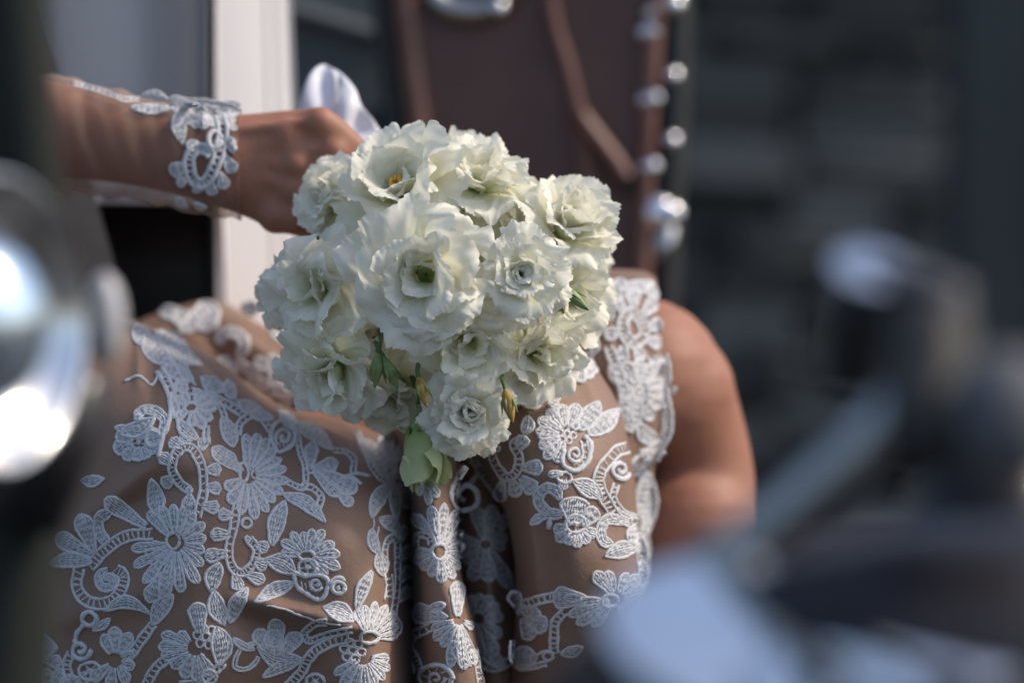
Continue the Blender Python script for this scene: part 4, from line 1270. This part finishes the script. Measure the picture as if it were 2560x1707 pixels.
l = crop4(); l.L(1265, 740, 1270, 985, 88, 0, True); l.L(1250, 960, 1270, 1090, 60); l.L(1262, 1060, 1265, 1200, 50); l.done('lace_leaf')
l = crop4(); l.D([(1120, 260), (1150, 340), (1175, 420), (1180, 520)], 30); l.L(1130, 330, 1180, 400, 50); l.L(1180, 500, 1210, 590, 50); l.done('lace_stem')
# ---- far thigh
l = crop3('C1'); l.Pt(700, 200, 840, 110, 110); l.Pt(720, 190, 690, 130, 70); l.L(760, 190, 850, 130, 70); l.done('lace_leaf')
l = crop3('C1'); l.cord([(850, 250), (870, 212), (920, 210), (950, 250), (930, 310)], 30); l.Fa(910, 300, 14, [(100, 60, 50), (150, 70, 50), (50, 60, 50)]); l.cord([(960, 220), (955, 260)], 18); l.done('lace_curl')
l = crop3('C1'); l.Fa(1030, 370, 18, [(-160, 80, 50), (-110, 70, 50), (-60, 80, 50), (-10, 80, 50), (40, 70, 50), (100, 60, 50), (150, 70, 50)]); l.Rg(1030, 370, 24, 18); l.done('lace_flower')
l = crop3('C1'); l.D([(1000, 440), (1080, 430), (1160, 420), (1230, 440)], 40); l.L(1060, 230, 1110, 180, 60); l.L(1100, 260, 1150, 220, 60); l.L(940, 110, 1010, 100, 50); l.L(620, 130, 700, 120, 60); l.done('lace_vine')
l = crop3('C1'); l.Fa(1150, 470, 16, [(-150, 90, 50), (-90, 80, 50), (-30, 90, 50), (30, 90, 50), (150, 90, 50)]); l.L(1120, 520, 1250, 560, 60); l.done('lace_flower')

# ---- cuff of the sleeve (lace sewn on the tulle)
l = crop1(); l.L(1010, 835, 1330, 835, 78, .03, True); l.L(1090, 745, 1300, 770, 60, -.12); l.D([(560, 650), (700, 685), (850, 735), (950, 770), (1080, 775)], 30); l.done('lace_leaf')
l = crop1(); l.Fa(1560, 810, 20, [(175, 250, 80), (155, 200, 80), (130, 190, 84), (108, 190, 84), (85, 190, 84), (60, 200, 80), (38, 220, 80), (15, 290, 76), (0, 300, 60), (-170, 250, 70)]); l.Pt(1740, 850, 1840, 1000, 130); l.cord([(1320, 800), (1500, 790), (1700, 810), (1870, 860)], 40); l.done('lace_flower')
l = crop1(); l.L(1380, 850, 1410, 1115, 110, .04); l.done('lace_leaf')
l = crop1(); l.Rg(1660, 1085, 48, 66, 34); l.done('lace_ring')
l = crop1(); l.D([(1700, 900), (1725, 1000), (1700, 1150), (1660, 1290), (1600, 1400), (1530, 1420), (1475, 1350), (1465, 1230), (1510, 1160), (1590, 1160), (1640, 1195)], 66, 30); l.done('lace_scroll')
l = crop1()
for a_ in [(1740, 1060, 1850, 1180, 110), (1730, 1200, 1810, 1330, 110), (1700, 1330, 1740, 1460, 110), (1640, 1420, 1640, 1510, 110), (1440, 1270, 1325, 1340, 140), (1450, 1380, 1370, 1430, 90), (1520, 1430, 1540, 1490, 100), (1480, 1180, 1500, 1090, 130)]: l.Pt(*a_)
l.done('lace_scallop')
l = crop1(); l.L(1360, 1530, 1450, 1600, 70); l.L(1500, 1570, 1600, 1610, 50); l.done('lace_scallop')

# ================================================================== BOUQUET
GRIP = P(905, 500, 2.835)
bq = thing('bouquet', 'round bouquet of ruffled ivory flowers with green buds and white ribbon, held over the lap', 'bouquet', GRIP)


def camdir(x, y, t):
    return (RT * x + UP * y - FWD * t).normalized()


def n1(rs, u, f, k=4):
    o = 0
    for i in range(k):
        o = o + np.sin(u * f * (1 + i * .73) + rs.uniform(0, 6.28)) / (1 + .6 * i)
    return o / 2


def petal(rs, L, W, a0, beta, p, k0, k1, ruf, fr, frill, r0, z0, phi, tw=0.0, nu=41, nv=20):
    v = (np.linspace(0, 1, nv) ** .85)[:, None] * np.ones((1, nu))
    u = np.linspace(-1, 1, nu)[None, :] * np.ones((nv, 1))
    notch = n1(rs, u, 4) * .08 + n1(rs, u, 13, 3) * .028 + n1(rs, u, 44, 2) * .026
    pa, pe = [(.26, 2.6), (.30, 2.0), (.42, 1.5)][rs.randint(3)]
    tt = v * (1 - pa * np.abs(u) ** pe * v) + notch * v ** 5
    s = np.linspace(0, 1.12, 80)
    ang = a0 + beta * np.clip(s, 0, 1.2) ** p
    ds = s[1] * L
    r = r0 + np.concatenate([[0], np.cumsum(np.sin(ang[:-1])) * ds])
    z = z0 + np.concatenate([[0], np.cumsum(np.cos(ang[:-1])) * ds])
    R0, Z0, A0 = (np.interp(tt, s, q) for q in (r, z, ang))
    wd = W * (.16 + .84 * v ** .72 * (1 - .10 * v ** 8))
    sl = u * wd
    kap = k0 + (k1 - k0) * v + 1e-3
    xt = np.sin(kap * sl) / kap
    no = (1 - np.cos(kap * sl)) / kap
    no = no + ruf * v ** 2.2 * (np.sin(fr * math.pi * u + rs.uniform(0, 6.28)) * (.45 + .55 * np.abs(u)) + .25 * n1(rs, u, fr * 3.1))
    no = no + ruf * .35 * n1(rs, u + v * 1.7, 5.0) * v
    no = no + frill * v ** 9 * (1.0 * n1(rs, u, 9, 3) + .7 * n1(rs, u, 42, 2))
    # rolled margin
    roll = rs.uniform(-.6, 1.0) * .0035 * np.clip((v - .72) / .28, 0, 1) ** 2
    no = no - roll
    rr = R0 - np.cos(A0) * no
    zz = Z0 + np.sin(A0) * no
    c, s_ = math.cos(phi), math.sin(phi)
    xt = xt + tw * v * v * L
    X = rr * c - xt * s_
    Y = rr * s_ + xt * c
    return np.stack([X, Y, zz], -1).reshape(-1, 3), gridfaces(nv, nu), np.stack([u * .5 + .5, v], -1).reshape(-1, 2)


KIND = {
    # n, r0, z0, L, W, a0, beta, power, k0, k1, ruffle, waves, frill
    'rose': [(3, .0015, .004, .023, .012, 2, 4, 1.5, 130, 95, .0008, 1.2, .0007),
             (3, .003, .002, .028, .017, 6, 12, 1.8, 95, 62, .0013, 1.3, .0009),
             (4, .005, .000, .033, .022, 12, 28, 2.2, 68, 36, .0020, 1.4, .0011),
             (5, .006, -.003, .039, .026, 20, 50, 2.4, 48, 12, .0030, 1.5, .0014),
             (5, .006, -.006, .045, .030, 34, 60, 2.0, 32, 2, .0042, 1.6, .0016),
             (5, .006, -.008, .047, .030, 52, 62, 1.6, 24, -6, .0050, 1.8, .0018)],
    'open': [(3, .006, .001, .025, .016, 12, 24, 1.5, 60, 16, .0040, 1.1, .0010),
             (3, .007, .000, .034, .023, 10, 26, 2.0, 46, 18, .0050, 1.1, .0012),
             (4, .007, -.003, .042, .030, 22, 44, 2.4, 34, 8, .0062, 1.2, .0014),
             (4, .007, -.006, .050, .038, 36, 52, 2.1, 22, 0, .0076, 1.3, .0016),
             (4, .007, -.009, .052, .038, 56, 56, 1.7, 16, -6, .0084, 1.3, .0016)],
    'carn': [(3, .004, .003, .030, .016, 6, 16, 1.4, 60, 20, .0044, 1.2, .0010),
             (4, .006, .001, .037, .022, 18, 26, 1.8, 44, 6, .0058, 1.3, .0012),
             (5, .006, -.002, .044, .027, 34, 38, 2.0, 30, -2, .0070, 1.3, .0014),
             (5, .007, -.006, .049, .031, 56, 44, 1.7, 20, -6, .0078, 1.3, .0016),
             (4, .007, -.010, .048, .031, 84, 40, 1.4, 16, -6, .0080, 1.3, .0016)],
    'cup': [(3, .002, .003, .030, .015, 4, 8, 1.5, 100, 56, .0016, 1.3, .0009),
            (4, .004, .000, .038, .022, 10, 20, 1.8, 64, 30, .0028, 1.4, .0012),
            (5, .006, -.004, .047, .029, 16, 32, 2.2, 42, 14, .0042, 1.4, .0016),
            (5, .006, -.008, .051, .032, 28, 44, 2.4, 30, 4, .0052, 1.5, .0018)],
}


def flower(px, py, d, dr, kind, size, seed, spin=0.0):
    rs = np.random.RandomState(seed)
    x, y, z = frame(camdir(*dr))
    mat = np.array([list(x), list(y), list(z)])
    pos = P(px, py, d)
    org = np.array(pos)

    def tow(a):
        return a @ mat + org
    base = Vector(tow(np.array([[0, 0, -.012 * size]]))[0])
    # receptacle and sepals at the back
    mb = MB()
    v, f = lathe(base - z * .012 * size, z, [(.0015, -.012), (.0035, -.004), (.0065, .002), (.0075, .010), (.005, .016), (.0008, .018)], 14)
    mb.add(v, f)
    for i in range(5):
        a = i * 1.2566 + .4
        o_ = x * math.cos(a) + y * math.sin(a)
        v, f = tube([base - z * .010 + o_ * .004, base + o_ * .010 + z * .002, base + o_ * .017 + z * .012], [.0016, .0022, .0003], 6)
        mb.add(v, f)
    fo = mb.build('flower', 'calyx', bq)
    ga = rs.uniform(0, 6.28) + spin
    for ri, (n, r0, z0, L, W, a0, be, p, k0, k1, ruf, fr, frl) in enumerate(KIND[kind]):
        for i in range(n):
            ga += 2.39996 if ri < 2 else 2 * math.pi / n
            j = rs.uniform(-1, 1, 6)
            sz = size
            a, f, uv = petal(rs, L * sz * (1 + .12 * j[0]), W * sz * (1 + .12 * j[1]), R_(a0 + (17 if kind != 'rose' else 5) * j[2]), R_(be + 22 * j[3]), p, k0 / sz, k1 / sz * (1 + .3 * j[4]),
                             ruf * sz * (1 + .35 * j[5]), fr * (1 + .2 * j[0]), frl * sz, r0 * sz, z0 * sz, ga + .3 * j[1], (.10 if kind == 'rose' else .22) * j[4])
            mk('petal', tow(a), f, 'petal', fo, True, uv)
        ga += .5 + rs.uniform(-.2, .2)
    if seed == 11:
        mb = MB()
        for i in range(7):
            a = i * .9
            o_ = x * (math.cos(a) * .0035 * size) + y * (math.sin(a) * .0035 * size)
            c = Vector(org)
            v, f = tube([c + o_ * .4, c + o_ + z * .012 * size], .0006, 5)
            mb.add(v, f)
            v, f = ellipsoid(c + o_ * 1.1 + z * .0135 * size, .0016, .0026, .0016, x, y, z, 8, 6)
            mb.add(v, f)
        mb.build('stamens', 'stamen', fo)
    # stem down to the hand
    mid = base - z * .05
    pts = [base - z * .012, base - z * .03, (mid + GRIP) * .5, GRIP + (Vector((rs.uniform(-1, 1), rs.uniform(-1, 1), rs.uniform(-1, 1))) * .006)]
    pts = cr1(np.array([tuple(q) for q in pts]), 14)
    v, f = tube([Vector(q) for q in pts], .0021, 8)
    mk('stem', v, f, 'stem', bq)
    return fo


FL = [
    (1000, 478, 2.740, (-.22, .48, .85), 'open', .98, 11),
    (838, 500, 2.765, (-.55, .35, .75), 'carn', .66, 17),
    (1200, 462, 2.750, (.20, .65, .70), 'carn', .76, 23),
    (1405, 570, 2.755, (.40, .45, .75), 'cup', .82, 35),
    (1062, 685, 2.690, (-.12, .0, 1.), 'open', .98, 48),
    (1300, 690, 2.690, (.10, .15, 1.), 'rose', .74, 52),
    (800, 725, 2.730, (-.50, .0, .85), 'carn', .84, 64),
    (842, 920, 2.730, (-.40, -.45, .8), 'carn', .84, 76),
    (985, 965, 2.755, (-.05, -.60, .75), 'carn', .76, 83),
    (1175, 845, 2.705, (.05, -.35, .95), 'carn', .80, 95),
    (1172, 1022, 2.705, (.05, -.22, .97), 'rose', .72, 107),
    (1335, 880, 2.730, (.42, -.35, .85), 'carn', .76, 118),
    (1408, 750, 2.750, (.60, -.05, .8), 'open', .74, 129),
    (905, 595, 2.785, (-.30, .30, .85), 'cup', .76, 133),
    (1268, 985, 2.755, (.35, -.60, .7), 'carn', .68, 146),
    (1120, 575, 2.765, (.0, .5, .85), 'carn', .80, 157),
    (712, 735, 2.770, (-.75, .10, .6), 'carn', .52, 168),
    (1275, 570, 2.775, (.15, .55, .8), 'cup', .76, 171),
    (1200, 740, 2.790, (.0, .0, 1.), 'carn', .90, 182),
    (955, 800, 2.790, (-.2, -.1, 1.), 'carn', .90, 193),
    (1390, 650, 2.790, (.6, .2, .8), 'carn', .76, 201),
    (1110, 440, 2.790, (.0, .8, .6), 'cup', .70, 211),
]
for q in FL:
    flower(*q)

# pale green closed bud hanging below, and dried buds
def bud(px, py, d, dr, size, mat, seed, tipmat=None):
    rs = np.random.RandomState(seed)
    x, y, z = frame(camdir(*dr))
    mat3 = np.array([list(x), list(y), list(z)])
    org = np.array(P(px, py, d))
    mb = MB()
    base = Vector(org)
    v, f = lathe(base - z * .006 * size, z, [(.0012, -.01), (.003, -.004), (.0062 * size, .001), (.0075 * size, .006), (.006 * size, .009)], 14)
    mb.add(v, f)
    for i in range(6):
        a = i * 1.047
        o_ = x * math.cos(a) + y * math.sin(a)
        v, f = tube([base + o_ * .005 * size, base + o_ * .011 * size + z * .002, base + o_ * .018 * size - z * .003 * size], [.0011, .0012, .0002], 6)
        mb.add(v, f)
    b = mb.build('bud', 'calyx', bq)
    ga = rs.uniform(0, 6)
    for ri, (n, r0, L, W, a0, be, k0, k1) in enumerate([(3, .0055, .036, .016, 20, -42, 95, 115), (4, .0075, .034, .019, 28, -56, 80, 105)]):
        for i in range(n):
            ga += 2 * math.pi / n
            a, f, uv = petal(rs, L * size * rs.uniform(.93, 1.08), W * size, R_(a0 + rs.uniform(-3, 3)), R_(be), 1.0, k0 / size, k1 / size, .0009 * size, 1.5, .0006, r0 * size, -.002 * size, ga, .16)
            mk('petal', a @ mat3 + org, f, mat, b, True, uv)
        ga += .6
    return b


bud(1054, 1072, 2.715, (.10, -1., .12), 1.22, 'petal_green', 5)
st = cr1(np.array([tuple(P(*q)) for q in [(1052, 1075, 2.716), (1050, 1040, 2.722), (1045, 990, 2.735), (1020, 900, 2.76)]]), 10)
v, f = tube([Vector(q) for q in st], .0022, 8); mk('stem', v, f, 'stem', bq)


def dried(pts, tip):
    a = cr1(np.array([tuple(P(*q)) for q in pts]), 12)
    v, f = tube([Vector(q) for q in a], [.0016] * 12, 8)
    mk('stem', v, f, 'stem', bq)
    e = Vector(a[-1])
    t = (Vector(a[-1]) - Vector(a[-3])).normalized()
    v, f = lathe(e, t, [(.0012, -.004), (.0034, .000), (.0046, .005), (.0042, .010), (.0026, .016), (.0006, .021)], 12)
    b = mk('dry_bud', v, f, tip, bq)
    x, y, z = frame(t)
    for i in range(5):
        q = i * 1.2566
        o_ = x * math.cos(q) + y * math.sin(q)
        v, f = tube([e - t * .002, e + o_ * .0046 + t * .006, e + o_ * .0060 + t * .014], [.0009, .0010, .0002], 6)
        mk('sepal', v, f, 'calyx', b)


dried([(1050, 880, 2.725), (1046, 905, 2.700), (1044, 930, 2.690), (1050, 955, 2.685)], 'dry_bud')
dried([(1252, 930, 2.715), (1256, 950, 2.690), (1262, 968, 2.682), (1266, 985, 2.680)], 'dry_bud')
dried([(1385, 700, 2.720), (1398, 712, 2.700), (1408, 722, 2.695), (1415, 728, 2.694)], 'calyx')
dried([(965, 800, 2.72), (955, 840, 2.705), (948, 870, 2.70), (945, 895, 2.70)], 'calyx')
dried([(935, 845, 2.72), (945, 870, 2.705), (958, 890, 2.70), (965, 905, 2.70)], 'calyx')
for pts in ([(838, 548, 2.77), (812, 578, 2.765), (784, 610, 2.76)], [(905, 600, 2.75), (893, 640, 2.74), (888, 670, 2.735)], [(962, 775, 2.72), (958, 820, 2.715), (945, 880, 2.715)], [(1185, 600, 2.72), (1200, 625, 2.712), (1220, 640, 2.71)]):
    a = cr1(np.array([tuple(P(*q)) for q in pts]), 8)
    v, f = tube([Vector(q) for q in a], .0023, 8)
    mk('stem', v, f, 'stem', bq)
# stem bundle through the fist
for i in range(9):
    a_ = i * .7
    off = Vector((math.cos(a_), math.sin(a_ * 1.7), math.sin(a_))) * .009
    v, f = tube([GRIP + off + FWD * -.005, GRIP + off * .8 + UP * .02 - RT * .02 + FWD * .03, GRIP + off * 1.1 + UP * .05 - RT * .045 + FWD * .09], .0022, 8)
    mk('stem', v, f, 'stem', bq)


# satin ribbon bow tied at the handle, looping up behind the hand
def band(name, rows, parent):
    a = cr1(np.array(rows, float), 40)       # (px,py,d, px2,py2,d2): two edges
    m = 9
    v = []
    for i, r_ in enumerate(a):
        A, B = P(*r_[:3]), P(*r_[3:])
        for j in range(m):
            t = j / (m - 1)
            q = A.lerp(B, t)
            q = q + FWD * (.005 * math.sin(math.pi * t) * math.sin(i * .35 + 2 * t)) + FWD * (.0015 * math.sin(7 * t + i * .2))
            v.append(q)
    o = mk(name, v, gridfaces(40, m), 'ribbon', parent)
    so = o.modifiers.new('t', 'SOLIDIFY')
    so.thickness = .0006
    return o


band('ribbon_loop', [(748, 400, 2.870, 850, 400, 2.885), (742, 330, 2.875, 838, 330, 2.880), (748, 255, 2.880, 838, 270, 2.872), (772, 190, 2.888, 842, 220, 2.875), (805, 162, 2.900, 846, 182, 2.890), (830, 180, 2.93, 850, 200, 2.92), (845, 260, 2.94, 870, 280, 2.93)], bq)
band('ribbon_loop', [(815, 165, 2.895, 835, 330, 2.868), (850, 180, 2.885, 840, 335, 2.862), (888, 222, 2.875, 860, 350, 2.860), (905, 265, 2.872, 880, 370, 2.862), (940, 310, 2.872, 900, 395, 2.864), (975, 370, 2.875, 930, 440, 2.868), (990, 430, 2.88, 940, 480, 2.875)], bq)
band('ribbon_tail', [(760, 590, 2.86, 860, 560, 2.87), (755, 640, 2.86, 850, 650, 2.87), (770, 700, 2.87, 870, 720, 2.88), (800, 760, 2.88, 880, 780, 2.89)], bq)

# ================================================================== black jacket of the companion behind her arm
jk = thing('black_jacket', 'black cloth jacket hanging in soft folds behind the tulle sleeve', 'jacket', (P(60, 900, 2.97).x, P(60, 900, 2.97).y, 0))
rows = []
for y in range(-500, 1500, 60):
    if y < 220:
        e = 60 + 95 * max(0, min(1, (y + 60) / 260)) ** 1.4
    else:
        e = 150 + 180 * max(0, min(1, (y - 220) / 600)) ** .9
    row = []
    for k in range(26):
        a = math.pi * (k / 25)
        xx = e - 150 + 150 * math.cos(math.pi - a) if False else e - 240 * (1 - math.cos(a * .5 + 0)) * 1.0
        t = k / 25
        xx = e - 420 * t ** 1.0 * (0.15 + .85 * t)
        dd = 3.02 - .10 * math.sin(math.pi * min(1, t * 1.3) * .5) + .010 * math.sin(5 * t + y * .006) * t + .006 * math.sin(13 * t - y * .011) * t
        row.append((xx, y, dd))
    back = [(e - 420 * (1 - k / 7), y, 3.10) for k in range(7)]
    rows.append(row + back)
v = PA(rows).reshape(-1, 3)
mk('sleeve_cloth', v, gridfaces(len(rows), 33, 0, True), 'black_cloth', jk)
